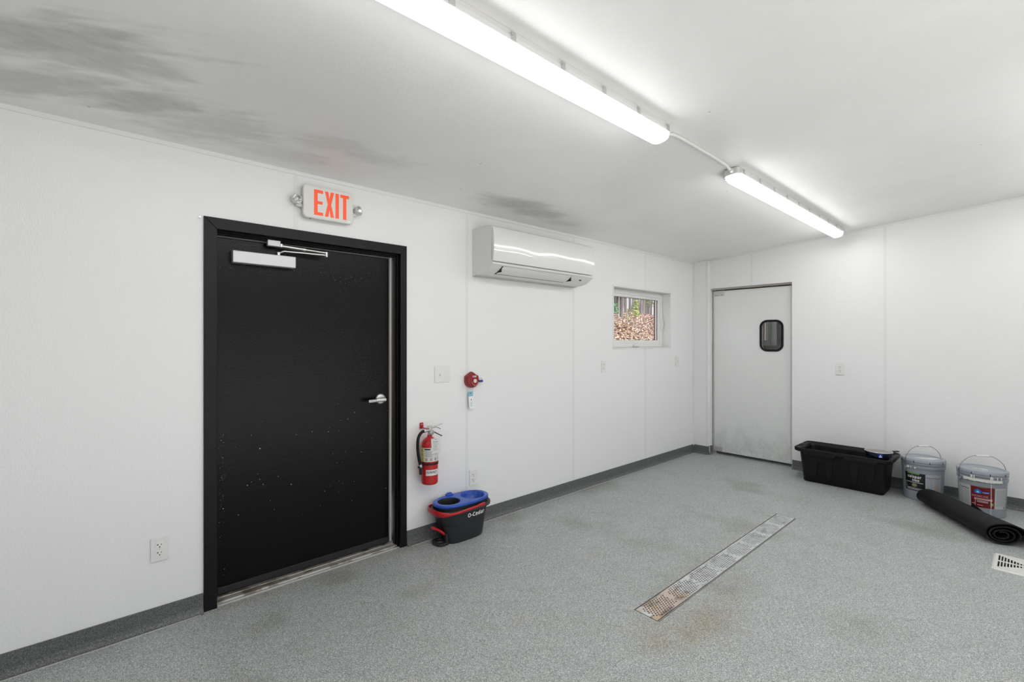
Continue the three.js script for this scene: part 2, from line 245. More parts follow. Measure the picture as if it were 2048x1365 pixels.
// ---------- black door ----------
{
  const g = struct('door_1', 'black painted steel door in a black metal frame, closed', 'door');
  const fx0 = 0.426, fx1 = 1.615, fy = 2.083, w = 0.06, zf = ZL + 0.012;
  // black paint with white drips and flecks, plus painted glints of the strip light
  const flecks = canvasTex(512, 1024, (c, W, H) => {
    c.fillStyle = '#070708'; c.fillRect(0, 0, W, H); const r = rng(5);
    const dot = (x, y, s, a) => { c.fillStyle = `rgba(225,225,220,${a})`; c.beginPath(); c.ellipse(x, y, s, s * (0.6 + r() * 0.8), r() * 3, 0, 7); c.fill(); };
    for (let i = 0; i < 260; i++) dot(r() * W, H * (0.08 + 0.1 * r() * r()) * 1, 0.5 + r() * 0.5, 0.15 + 0.35 * r());  // top dots here and on the next line are painted strip light glints
    for (let i = 0; i < 130; i++) dot(W * (0.52 + 0.42 * r()), H * (0.045 + 0.07 * r()), 0.5 + r() * 0.6, 0.2 + 0.4 * r());
    for (let i = 0; i < 70; i++) dot(r() * W, H * (0.68 + 0.2 * (r() + r() - 1)), 0.6 + r() * 1.1, 0.35 + 0.6 * r());
    for (let i = 0; i < 120; i++) dot(r() * W, H * r(), 0.5 + 0.4 * r(), 0.1 + 0.35 * r());
    for (let i = 0; i < 60; i++) dot(6 + 14 * r(), H * (0.55 + 0.43 * r()), 0.6 + 0.5 * r(), 0.3 + 0.5 * r());
  });
  const mDoor = M(1, 1, 1, 0.25, { map: flecks, bumpMap: rep(peel, 0.14), bumpScale: 0.0006, specularIntensity: 0.4 });
  const lx0 = 0.500, lx1 = 1.530, ly0 = 0.022, ly1 = 2.018, lz = -3.0;
  const face = rb(lx0, lx1, ly0, ly1, lz - 0.045, lz, 0.003); { const p = face.attributes.position, uv = face.attributes.uv; for (let i = 0; i < p.count; i++) uv.setXY(i, (p.getX(i) - lx0) / (lx1 - lx0), (p.getY(i) - ly0) / (ly1 - ly0)); }
  part(g, 'door_leaf', face, mDoor, 'black door leaf with white paint flecks and painted glints near the top');
  const frame = (pts) => profZ(pts, ZL - 0.006, zf, 0.002);
  part(g, 'frame_post', frame([[fx0, 0.0], [fx0 + w, 0.0], [fx0 + w, fy - w], [fx0, fy]]), mBlackPaint);
  part(g, 'frame_post', frame([[fx1 - w + 0.012, 0.0], [fx1, 0.0], [fx1, fy], [fx1 - w + 0.012, fy - w + 0.0]]), mBlackPaint);
  part(g, 'frame_head', frame([[fx0 + 0.0012, fy], [fx0 + w + 0.001, fy - w + 0.0008], [fx1 - w + 0.011, fy - w + 0.0008], [fx1 - 0.0012, fy]]), mBlackPaint);
  const jl = fx0 + w, jr = fx1 - w + 0.012, jt = fy - w;
  part(g, 'jamb', [bx(jl - 0.012, jl, 0, jt, ZO, ZL), bx(jl, jl + 0.008, 0, jt, lz - 0.06, lz + 0.012)], mBlackPaint);
  part(g, 'jamb', [bx(jr, jr + 0.012, 0, jt, ZO, ZL), rb(jr - 0.016, jr, 0, jt, -2.985, -2.955, 0.002), rb(jr - 0.008, jr, 0, jt, -2.955, -2.935, 0.002)], mBlackPaint);
  part(g, 'jamb_head', [bx(jl, jr, jt, jt + 0.012, ZO, ZL), rb(jl, jr, jt - 0.016, jt, -2.985, -2.955, 0.002), rb(jl, jr, jt - 0.008, jt, -2.955, -2.935, 0.002)], mBlackPaint);
  part(g, 'weather_strip', [rb(1.531, 1.543, 0.03, jt - 0.016, lz - 0.006, lz + 0.014, 0.003), bx(1.5435, 1.546, 0.03, jt - 0.016, lz - 0.01, lz + 0.010)], M(0.5, 0.49, 0.45, 0.5), 'pale grey weather strip');
  part(g, 'weather_strip', rb(jl, 1.543, jt - 0.024, jt - 0.016, lz, lz + 0.012, 0.002), M(0.16, 0.16, 0.155, 0.5), 'grey seal under the frame head');
  part(g, 'door_sweep', rb(lx0 + 0.002, lx1 - 0.002, 0.024, 0.062, lz - 0.002, lz + 0.008, 0.003), mBlack);
  // threshold
  const worn = tex(512, 64, (i, j) => { const n = fbm(i / 30, j / 9, 91, 4); const d = sstep(0.5, 0.72, n); return [0.70 - 0.26 * d, 0.69 - 0.28 * d, 0.66 - 0.30 * d]; });
  worn.repeat.set(1 / 1.1, 1 / 0.14);
  part(g, 'threshold', uvm(profX([[-2.936, 0.0005], [-2.94, 0.010], [-2.972, 0.0135], [-2.975, 0.011], [-2.978, 0.011], [-2.981, 0.0142], [-3.03, 0.0165], [-3.033, 0.0135], [-3.036, 0.0165], [-3.12, 0.0165], [-3.12, 0.0005]], jl, jr)), M(1, 1, 1, 0.5, { map: worn, metalness: 0.55 }), 'worn aluminium sill');
  // lever handle
  const hx = 1.468, hy = 1.026, h = new THREE.Group(); h.name = 'lever_handle'; h.userData.label = 'satin chrome lever handle'; h.position.set(hx, hy, lz); g.add(h);
  part(h, 'rose', lathe([[0, 0.016], [0.026, 0.015], [0.035, 0.010], [0.037, 0.0]]).rotateX(Math.PI / 2), mAlu);
  part(h, 'lever', [cyl(0.014, 0.012, 0.05, 0, 0, 0).rotateX(Math.PI / 2).translate(0, 0, 0.01), rb(-0.062, 0.014, -0.013, 0.013, 0.046, 0.066, 0.009, 3), rb(-0.122, -0.052, -0.014, 0.008, 0.040, 0.056, 0.007, 3).rotateY(0.12)], mAlu);
  part(h, 'lock_cylinder', cyl(0.008, 0.008, 0.006).rotateX(Math.PI / 2).translate(0.002, 0, 0.064), mChrome);
  part(h, 'keyway', bx(0.0005, 0.0035, -0.005, 0.005, 0.0695, 0.0705), mSlot);
  // closer
  const k = new THREE.Group(); k.name = 'door_closer'; k.userData.label = 'silver overhead door closer with folded arm'; k.position.set(0, 0, lz); g.add(k);
  part(k, 'closer_body', rb(0.568, 0.900, 1.862, 1.930, 0.002, 0.052, 0.005), M(0.62, 0.62, 0.63, 0.42, { metalness: 0.4 }));
  part(k, 'spindle', [cyl(0.011, 0.011, 0.018, 0.808, 1.930, 0.030)], mSteel);
  part(k, 'shoe', [rb(0.742, 0.812, 1.976, 2.012, 0.030, 0.062, 0.004), cyl(0.003, 0.003, 0.003).rotateX(Math.PI / 2).translate(0.752, 1.985, 0.062), cyl(0.003, 0.003, 0.003).rotateX(Math.PI / 2).translate(0.802, 1.998, 0.062)], M(0.5, 0.5, 0.5, 0.4, { metalness: 0.6 }));
  part(k, 'arm', [tube([[0.808, 1.944, 0.030], [0.818, 1.948, 0.034], [0.832, 1.956, 0.04], [0.86, 1.957, 0.045], [1.07, 1.957, 0.075]], 0.006, 30, 8), cyl(0.008, 0.008, 0.03, 1.072, 1.947, 0.076)], mSteel);
  part(k, 'forearm', [rod([0.806, 1.985, 0.055], [0.94, 1.978, 0.064], 0.0085), rod([0.93, 1.9785, 0.063], [1.072, 1.972, 0.076], 0.006), cyl(0.010, 0.010, 0.018, 0.816, 1.976, 0.056), rod([0.935, 1.978, 0.064], [0.95, 1.9775, 0.065], 0.0105)], mSteel);
  // hinges on the far side post
  for (const y of [0.25, 1.05, 1.82]) part(g, 'hinge_edge', bx(lx0 - 0.004, lx0 + 0.001, y - 0.055, y + 0.055, lz - 0.03, lz + 0.003), mBlackPaint);
  for (const s of [-1, 1]) part(g, 'frame_screw', cyl(0.003, 0.003, 0.002).rotateX(Math.PI / 2).translate(jr + 0.03 - 0.004, 1.1 + s * 0.4, zf), mBlackPaint);
  const n = thing('wall_screw', 'tiny loose screw in the wall at the corner of the black door frame', 'screw', [0.412, 2.072, ZL]);
  part(n, 'shank', rod([0, 0, -0.004], [-0.004, 0.001, 0.014], 0.0018, 8), mSteel); part(n, 'head', cyl(0.004, 0.004, 0.003, 0, 0, 0, 12).rotateX(Math.PI / 2).translate(-0.004, 0.001, 0.013), mSteel);
}

// ---------- windows ----------
function windowUnit(n, W, label) {
  const g = struct(n, label, 'window'), { x0, x1, y0, y1 } = W, zf = -3.012, w = 0.05;
  const mVinyl = M(0.83, 0.83, 0.80, 0.3), mMar = M(0.10, 0.022, 0.03, 0.6);
  part(g, 'reveal_lining', [bx(x0 - 0.001, x0 + 0.004, y0, y1, zf, ZL), bx(x1 - 0.004, x1 + 0.001, y0, y1, zf, ZL), bx(x0, x1, y1 - 0.004, y1 + 0.001, zf, ZL)], mTrim);
  part(g, 'window_sill', rb(x0, x1, y0 - 0.001, y0 + 0.008, zf, ZL + 0.006, 0.002), mVinyl);
  part(g, 'edge_trim', [rb(x0 - 0.014, x0 + 0.005, y0 - 0.01, y1 - 0.0055, ZL - 0.001, ZL + 0.003, 0.0015), rb(x1 - 0.005, x1 + 0.014, y0 - 0.01, y1 - 0.0055, ZL - 0.001, ZL + 0.003, 0.0015), rb(x0 - 0.014, x1 + 0.014, y1 - 0.005, y1 + 0.012, ZL - 0.001, ZL + 0.003, 0.0015)], mTrim);
  const ring = (a0, a1, b0, b1, wd, za, zb) => [rb(a0, a0 + wd, b0, b1, za, zb, 0.004), rb(a1 - wd, a1, b0, b1, za, zb, 0.004), rb(a0 + wd - 0.002, a1 - wd + 0.002, b0, b0 + wd, za, zb, 0.004), rb(a0 + wd - 0.002, a1 - wd + 0.002, b1 - wd, b1, za, zb, 0.004)];
  part(g, 'window_frame', ring(x0 + 0.004, x1 - 0.004, y0 + 0.008, y1 - 0.004, w, zf - 0.06, zf), mVinyl);
  const sx0 = x0 + w - 0.002, sx1 = x1 - w + 0.002, sy0 = y0 + w + 0.006, sy1 = y1 - w - 0.002, sash = part(g, 'sash', ring(sx0, sx1, sy0, sy1, 0.034, zf - 0.055, zf - 0.012), mVinyl);
  part(sash, 'pane', bx(sx0 + 0.03, sx1 - 0.03, sy0 + 0.03, sy1 - 0.03, zf - 0.036, zf - 0.035), mGlass);
  part(sash, 'glazing_bead', ring(sx0 + 0.033, sx1 - 0.033, sy0 + 0.033, sy1 - 0.033, 0.004, zf - 0.034, zf - 0.024), M(0.12, 0.12, 0.13, 0.6));
  const cx = x0 + 0.56;
  part(g, 'crank', [rb(cx - 0.055, cx + 0.055, y0 + 0.016, y0 + 0.040, zf - 0.002, zf + 0.022, 0.009, 3), rb(cx - 0.03, cx + 0.05, y0 + 0.036, y0 + 0.048, zf + 0.004, zf + 0.018, 0.005, 3)], mVinyl, 'folding crank handle');
  part(g, 'latch', [rb(x1 - 0.04, x1 - 0.016, 1.56, 1.70, zf - 0.001, zf + 0.012, 0.005, 3), rb(x1 - 0.036, x1 - 0.022, 1.60, 1.67, zf + 0.01, zf + 0.024, 0.005, 3)], mVinyl);
  part(g, 'outer_reveal', [bx(x1 - 0.012, x1, y0, y1, ZO, zf - 0.06), bx(x0, x0 + 0.03, y0, y1, ZO, zf - 0.06), bx(x0, x1, y1 - 0.03, y1, ZO, zf - 0.06), bx(x0, x1, y0, y0 + 0.03, ZO, zf - 0.06)], M(0.55, 0.5, 0.58, 0.7));
  part(g, 'outer_casing', [bx(x1 - 0.022, x1 + 0.09, y0 - 0.09, y1 + 0.09, ZO - 0.02, ZO), bx(x0 - 0.09, x0 + 0.03, y0 - 0.09, y1 + 0.09, ZO - 0.02, ZO), bx(x0, x1, y1 - 0.03, y1 + 0.09, ZO - 0.02, ZO), bx(x0, x1, y0 - 0.09, y0 + 0.015, ZO - 0.02, ZO)], mMar);
}
windowUnit('window_1', WIN, 'small white awning window set deep in the long wall');
windowUnit('window_2', WIN2, 'window of the room beyond, seen through the steel door');

// ---------- steel swing door ----------
{
  const g = struct('door_2', 'brushed steel swing door with a small rounded window', 'door');
  const X = 5.858, z0 = D2.z0 + 0.030, z1 = D2.z1 - 0.006, y0 = 0.036, y1 = 2.052, T = 0.03;
  const scuff = tex(256, 512, (i, j) => { const u = i / 256, v = j / 512; const fine = (hash(i, j >> 3, 101) - 0.5) * 0.010; const s = v < 0.2 ? sstep(0.2, 0.02, v + (fbm(u * 9, v * 14, 102, 4) - 0.5) * 0.22) * (0.1 + 1.1 * hash(i, j, 103) * fbm(u * 40, v * 60, 103, 2)) : 0; return [0.93 + fine - 0.16 * s, 0.935 + fine - 0.15 * s, 0.93 + fine - 0.16 * s]; }, true, false);
  const rg = tex(128, 256, (i, j) => 0.78 + 0.1 * (hash(i, j, 104) - 0.5), false, false);
  const hz = (-2.157 - 1.898) / 2 + 0.005, hy = 1.487, hw = 0.108, hh = 0.165, hole = rrect(hw, hh, 0.062, 8, hz, hy).reverse();
  const leaf = ext(shape([[z0, y0], [z1, y0], [z1, y1], [z0, y1]], [hole]), T).rotateY(-Math.PI / 2).translate(X + T, 0, 0);
  { const p = leaf.attributes.position, uv = leaf.attributes.uv; for (let i = 0; i < p.count; i++) uv.setXY(i, (p.getZ(i) - z0) / (z1 - z0), (p.getY(i) - y0) / (y1 - y0)); }
  part(g, 'door_leaf', leaf, M(1, 1, 1, 0.5, { map: scuff, roughnessMap: rg, metalness: 0.4 }));
  const gk = (off, za, zb, b) => ext(shape(rrect(hw + off, hh + off, 0.062 + off, 10, hz, hy), [rrect(hw - 0.005, hh - 0.005, 0.057, 10, hz, hy).reverse()]), zb - za, b, 3).rotateY(-Math.PI / 2).translate(X - za, 0, 0);
  const gs = part(g, 'window_gasket', gk(0.020, -0.002, 0.014, 0.006), mRubber, 'black rubber gasket'); gs.position.x = 0;
  part(g, 'pane', ext(shape(rrect(hw - 0.002, hh - 0.002, 0.06, 8, hz, hy)), 0.002).rotateY(-Math.PI / 2).translate(X + 0.016, 0, 0), new THREE.MeshPhysicalMaterial({ color: 0xe8ebe8, roughness: 0.02, transmission: 1, thickness: 0, ior: 1.5 }));
  part(g, 'edge_strip', rb(X - 0.0015, X + 0.002, y0, y1, z1 - 0.03, z1, 0.001), M(0.68, 0.68, 0.67, 0.4, { metalness: 0.8 }));
  for (let k = 0; k < 8; k++) part(g, 'rivet', new THREE.SphereGeometry(0.004, 10, 6).scale(0.5, 1, 1).translate(X - 0.0015, 0.10 + k * 0.272, z1 - 0.015), M(0.12, 0.12, 0.12, 0.5));
  part(g, 'hinge_stile', rb(X - 0.006, X + T, y0, y1, z0 - 0.013, z0 - 0.002, 0.004), M(0.72, 0.72, 0.7, 0.35, { metalness: 0.7 }));
  const hi = part(g, 'top_hinge', rb(X - 0.012, X - 0.001, y1 - 0.062, y1 + 0.004, z0 + 0.0, z0 + 0.13, 0.003), M(0.62, 0.62, 0.60, 0.4, { metalness: 0.6 }));
  for (const z of [0.018, 0.042, 0.092, 0.112]) part(hi, 'screw', cyl(0.0045, 0.0045, 0.002, 0, 0, 0, 10).rotateZ(Math.PI / 2).translate(X - 0.011, y1 - 0.052, z0 + z), mSlot);
  part(g, 'bottom_hinge', [rb(X - 0.010, X - 0.001, 0.038, 0.092, z0 + 0.012, z0 + 0.10, 0.002), rb(X - 0.03, X + 0.01, 0.002, 0.012, z0 - 0.012, z0 + 0.06, 0.002), rod([X - 0.008, 0.01, z0 + 0.02], [X - 0.008, 0.06, z0 + 0.02], 0.006)], M(0.55, 0.55, 0.53, 0.45, { metalness: 0.6 }));
  part(g, 'header_channel', [bx(XF + 0.02, XF + 0.13, D2.top - 0.012, D2.top, D2.z0, D2.z1), bx(XF + 0.02, XF + 0.024, D2.top - 0.022, D2.top - 0.01, D2.z0, D2.z1)], M(0.48, 0.46, 0.43, 0.3, { metalness: 1 }));
  part(g, 'jamb_lining', [bx(XF - 0.001, XF + 0.15, 0.09, D2.top, D2.z0 - 0.001, D2.z0 + 0.004), bx(XF - 0.001, XF + 0.15, 0.0, D2.top, D2.z1 - 0.003, D2.z1 + 0.001)], mTrim);
}

// ---------- glazed doors added out of view for daylight, and the added drive outside ----------
function addedGlazedDoor(name, label, D, n) {
  const g = struct(name, label, 'door'), w = (D.x1 - D.x0) / n, mF = M(0.7, 0.7, 0.69, 0.4);
  for (let k = 0; k < n; k++) {
    const a = D.x0 + k * w, b = a + w, z0 = ZR + 0.08, z1 = ZR + 0.12;
    part(g, 'sash', [bx(a, a + 0.05, 0.01, D.top, z0, z1), bx(b - 0.05, b, 0.01, D.top, z0, z1), bx(a + 0.05, b - 0.05, 0.01, 0.12, z0, z1), bx(a + 0.05, b - 0.05, D.top - 0.06, D.top, z0, z1)], mF);
    part(g, 'pane', bx(a + 0.05, b - 0.05, 0.12, D.top - 0.06, ZR + 0.099, ZR + 0.1), mGlass);
  }
}
addedGlazedDoor('door_3', 'added wide glazed door behind the photographer, unseen, letting daylight in', D3, 4);
addedGlazedDoor('door_4', 'added narrow glazed door, unseen, brightening the room beyond the steel door', D4, 1);
{
  const d = struct('added_driveway', 'added pale concrete drive, unseen, bouncing daylight in through the glazed door', 'ground');  // unseen pale ground, added to bounce sunlight up to the ceiling
  part(d, 'concrete', bx(-12, 14, -0.25, -0.01, ZR + 0.2, ZR + 14), M(0.5, 0.49, 0.46, 0.9));
}

// ---------- ceiling strip lights ----------
const tilt = Math.atan(SL);
function stripLight(x0, x1, label, zc = -1.304) {
  const g = thing('strip_light', label, 'strip light', [x0, ceilY(zc), zc], 0, 'vapour tight strip lights on the ceiling'), L = x1 - x0;
  g.rotation.x = -tilt;
  const mHous = M(0.72, 0.72, 0.71, 0.4), mClip = M(0.62, 0.62, 0.61, 0.3, { metalness: 1 }), mLens = new THREE.MeshStandardMaterial({ color: 0xffffff, emissive: 0xffffff, emissiveIntensity: GLOW, roughness: 0.4 });
  part(g, 'housing', [profX([[-0.046, -0.001], [0.046, -0.001], [0.052, -0.030], [0.060, -0.034], [0.060, -0.046], [0.056, -0.049], [-0.056, -0.049], [-0.060, -0.046], [-0.060, -0.034], [-0.052, -0.030]], 0.02, L - 0.02, 0.003), rb(0.0, 0.06, -0.049, -0.002, -0.046, 0.046, 0.012, 3), rb(L - 0.06, L, -0.049, -0.002, -0.046, 0.046, 0.012, 3)], mHous);
  // lens: trough with rounded ends
  const rings = []; const N = 26;
  const sec = (x, k) => { const o = []; for (let i = 0; i <= 14; i++) { const a = Math.PI * i / 14; const cz = Math.cos(a), sy = Math.sin(a); o.push([x, -0.0485 - 0.043 * k * Math.pow(sy, 0.75), 0.048 * (0.62 + 0.38 * k) * Math.sign(cz) * Math.pow(Math.abs(cz), 0.72)]); } return o; };
  for (const [x, k] of [[0.004, 0.02], [0.006, 0.35], [0.014, 0.68], [0.03, 0.9], [0.05, 1], [L - 0.05, 1], [L - 0.03, 0.9], [L - 0.014, 0.68], [L - 0.006, 0.35], [L - 0.004, 0.02]]) rings.push(sec(x, k));
  part(g, 'light_lens', loft(rings), mLens, 'glowing frosted lens');
  const n = 10; for (let k = 0; k < n; k++) for (const s of [-1, 1]) {
    const x = 0.055 + k * (L - 0.11) / (n - 1);
    part(g, 'clip', [rb(x - 0.012, x + 0.012, -0.055, -0.020, s > 0 ? 0.0590 : -0.0640, s > 0 ? 0.0640 : -0.0590, 0.002), rb(x - 0.013, x - 0.005, -0.036, -0.024, s > 0 ? 0.0640 : -0.0670, s > 0 ? 0.0670 : -0.0640, 0.001)], mClip);
  }
  for (const [a, w, y, z] of [[0, 0.06, -0.0935, 0], [0.95, 0.036, -0.0815, 0.0425], [-0.95, 0.036, -0.0815, -0.0425]]) {   // just outside the lens, along its three sides
    const l = new THREE.RectAreaLight(0xffffff, STRIP, L - 0.1, w); l.position.set(L / 2, y, z); l.rotation.set(-Math.PI / 2 - a, 0, 0); l.name = 'strip_glow'; g.add(l);
  }
  return g;
}
stripLight(-0.265, 2.235, 'long glowing ceiling strip light running out over the black door end');
stripLight(3.065, 5.565, 'glowing ceiling strip light reaching toward the end wall with the steel door');
stripLight(-3.595, -1.095, 'added unseen ceiling strip light behind the photographer in line with the door end one');  // out of view, added to even out the light in the room
stripLight(-0.265, 2.235, 'added unseen ceiling strip light above the photographer, in the second row', 0.30);  // second row is unseen, added to light ceiling and floor evenly
stripLight(3.065, 5.565, 'added unseen ceiling strip light above the pails, in the second row', 0.30);
{
  const zc = -1.292, y = ceilY(zc), g = thing('light_conduit', 'thin white cable conduit on the ceiling joining the two strip lights', 'conduit', [2.23, y, zc]);
  part(g, 'conduit', tube([[0.0, -0.020, 0], [0.05, -0.020, 0], [0.10, -0.012, 0.002], [0.30, -0.010, 0.004], [0.62, -0.010, 0.002], [0.74, -0.014, 0], [0.80, -0.024, -0.002], [0.845, -0.024, -0.004]], 0.0085, 60, 10), M(0.8, 0.8, 0.79, 0.4));
  for (const q of [rod([0.805, -0.024, -0.002], [0.842, -0.024, -0.004], 0.013, 14), rod([-0.002, -0.020, 0], [0.02, -0.020, 0], 0.012, 14)]) part(g, 'connector', q, M(0.7, 0.7, 0.69, 0.4));
}

// ---------- air conditioner ----------
{
  const g = thing('air_conditioner', 'white wall-mounted split air conditioner with glossy front beside the exit door', 'air conditioner', [2.19, 1.93, ZL]);
  const mAc = M(0.78, 0.78, 0.765, 0.32), L = 1.185, Y = (y) => y - 1.93;
  const topP = [[0.001, Y(2.292)], [0.06, Y(2.297)], [0.16, Y(2.296)], [0.225, Y(2.288)], [0.240, Y(2.278)], [0.228, Y(2.030)], [0.228, Y(2.0145)], [0.252, Y(2.0105)], [0.250, Y(2.000)]];
  const full = [...topP, [0.235, Y(1.990)], [0.205, Y(1.968)], [0.170, Y(1.951)], [0.11, Y(1.936)], [0.001, Y(1.930)]], cut = [...topP, [0.2385, Y(1.9925)], [0.215, Y(2.010)], [0.17, Y(1.996)], [0.128, Y(1.985)], [0.132, Y(1.9408)], [0.11, Y(1.936)], [0.001, Y(1.930)]];
  part(g, 'casing', [profX(full, 0, 0.105), profX(cut, 0.105, 0.905), profX(full, 0.905, L)], mAc);
  // front panel: a thin glossy skin with the slight waviness of moulded plastic
  const nx = 60, ny = 24, pos = [], idx = [], pts = (f) => { for (let j = 0; j <= ny; j++) for (let i = 0; i <= nx; i++) { const u = i / nx, v = j / ny; pos.push(0.004 + u * (L - 0.008), Y(2.0215) + v * 0.2565, f(u, v)); } };
  const front = (u, v) => 0.252 + 0.004 * Math.sin(Math.PI * v) + 0.006 * (1 - Math.pow(2 * v - 1, 4)) + 0.0019 * Math.sin(u * 10.5 + 0.2) * Math.sin(v * 3.0) + 0.0006 * Math.cos(u * 19 + v * 2) * Math.sin(v * Math.PI) - 0.010 * Math.pow(v, 6);
  pts(front); pts(() => 0.2405); const F = (nx + 1) * (ny + 1);
  for (let j = 0; j < ny; j++) for (let i = 0; i < nx; i++) { const a = j * (nx + 1) + i, b = a + 1, c = a + nx + 1, d = c + 1; idx.push(a, b, c, b, d, c, F + a, F + c, F + b, F + b, F + c, F + d); }
  const edge = (a, b) => idx.push(a, F + a, b, b, F + a, F + b);
  for (let i = 0; i < nx; i++) { edge(i, i + 1); edge(ny * (nx + 1) + i + 1, ny * (nx + 1) + i); }
  for (let j = 0; j < ny; j++) { edge((j + 1) * (nx + 1), j * (nx + 1)); edge(j * (nx + 1) + nx, (j + 1) * (nx + 1) + nx); }
  const fg = new THREE.BufferGeometry(); fg.setAttribute('position', new THREE.Float32BufferAttribute(pos, 3)); fg.setIndex(idx); fg.computeVertexNormals();
  part(g, 'front_panel', BGU.toCreasedNormals(fg, 0.6), M(0.79, 0.79, 0.775, 0.14, { clearcoat: 1, clearcoatRoughness: 0.03 }), 'glossy white front panel');
  // outlet with flap under the front
  part(g, 'outlet_grille', [profX([[0.232, Y(1.998)], [0.215, Y(2.009)], [0.17, Y(1.995)], [0.130, Y(1.984)], [0.1335, Y(1.944)], [0.139, Y(1.945)], [0.137, Y(1.978)], [0.172, Y(1.988)], [0.214, Y(2.002)], [0.230, Y(1.994)]], 0.106, 0.904), bx(0.1055, 0.1075, Y(1.948), Y(1.985), 0.134, 0.226), bx(0.9025, 0.9045, Y(1.948), Y(1.985), 0.134, 0.226)], M(0.02, 0.02, 0.02, 0.6), 'black plastic air outlet');
  part(g, 'flap', profX([[0.235, Y(1.9915)], [0.2375, Y(1.986)], [0.207, Y(1.9635)], [0.178, Y(1.949)], [0.155, Y(1.9425)], [0.155, Y(1.9475)], [0.176, Y(1.954)], [0.204, Y(1.968)]], 0.115, 0.895, 0.001), mAc, 'airflow flap');
  for (const d of [0.223, 0.19]) part(g, 'flap_rib', rod([0.118, Y(d > 0.2 ? 1.9755 : 1.955), d], [0.892, Y(d > 0.2 ? 1.9755 : 1.955), d], 0.0016, 6), mAc);
  part(g, 'display_window', [rb(1.035, 1.060, Y(1.9625), Y(1.972), 0.205, 0.214, 0.002)], mSlot, 'dark indicator lens');
  part(g, 'back_plate', bx(0.004, L - 0.004, Y(1.926), Y(1.932), 0.0, 0.05), M(0.55, 0.55, 0.54, 0.6));
}

// ---------- exit sign ----------
{
  const g = thing('exit_sign', 'white exit sign with red letters and two emergency lamp heads above the door', 'exit sign', [1.063, 2.255, ZL]);
  const m = M(0.78, 0.78, 0.74, 0.4);
  part(g, 'backing', ext(shape(rrect(0.147, 0.094, 0.022, 8)), 0.022, 0.002), M(0.7, 0.7, 0.66, 0.45));
  part(g, 'faceplate', ext(shape(rrect(0.151, 0.098, 0.026, 8)), 0.032, 0.006, 3).translate(0, 0, 0.023), m);
  const mL = new THREE.MeshStandardMaterial({ color: new THREE.Color().setRGB(0.75, 0.07, 0.02), emissive: new THREE.Color().setRGB(1, 0.13, 0.045), emissiveIntensity: 0.30, roughness: 0.4 });
  const H = 0.076, b = 0.019, lt = (name, x, polys) => part(g, name, polys.map((p) => ext(shape(p), 0.0015).translate(x + 0.008, 0.0, 0.0545)), mL, 'glowing red letter');
  const R = (a, c, d, e) => [[a, d], [c, d], [c, e], [a, e]];
  lt('letter_e', -0.098, [[[0, -H], [0.053, -H], [0.053, -H + b], [b + 0.002, -H + b], [b + 0.002, -0.009], [0.05, -0.009], [0.05, 0.009], [b + 0.002, 0.009], [b + 0.002, H - b], [0.053, H - b], [0.053, H], [0, H]]]);
  lt('letter_x', -0.034, [[[0, -H], [0.021, -H], [0.0275, -0.030], [0.034, -H], [0.055, -H], [0.038, 0], [0.055, H], [0.034, H], [0.0275, 0.030], [0.021, H], [0, H], [0.017, 0]]]);
  lt('letter_i', 0.030, [R(0, 0.021, -H, H)]);
  lt('letter_t', 0.060, [[[0.017, -H], [0.038, -H], [0.038, H - b], [0.055, H - b], [0.055, H], [0, H], [0, H - b], [0.017, H - b]]]);
  for (const s of [-1, 1]) {
    const h = new THREE.Group(); h.name = 'lamp_head'; h.position.set(s * 0.186, 0.0, 0.036); h.rotation.y = s < 0 ? 0.15 : 0.5; g.add(h);
    part(h, 'lamp_shell', lathe([[0, -0.022], [0.016, -0.020], [0.024, -0.008], [0.029, 0.008], [0.031, 0.016], [0.0285, 0.017], [0.026, 0.010]]).rotateX(Math.PI / 2), m);
    part(h, 'reflector', lathe([[0.005, -0.006], [0.014, -0.002], [0.022, 0.005], [0.0265, 0.0115]]).rotateX(Math.PI / 2), mChrome);
    part(h, 'bulb', lathe([[0, 0.012], [0.005, 0.010], [0.007, 0.004], [0.007, -0.006]], 16).rotateX(Math.PI / 2), M(0.75, 0.75, 0.72, 0.15));
    part(g, 'lamp_arm', [rb(s > 0 ? 0.145 : -0.182, s > 0 ? 0.182 : -0.145, -0.036, -0.016, 0.010, 0.034, 0.006)], m);
  }
  part(g, 'test_button', cyl(0.004, 0.004, 0.004, -0.105, -0.1, 0.034, 12), mSlot);
  part(g, 'data_label', bx(0.110, 0.134, -0.088, -0.078, 0.0548, 0.0553), M(0.9, 0.9, 0.9, 0.5));
}

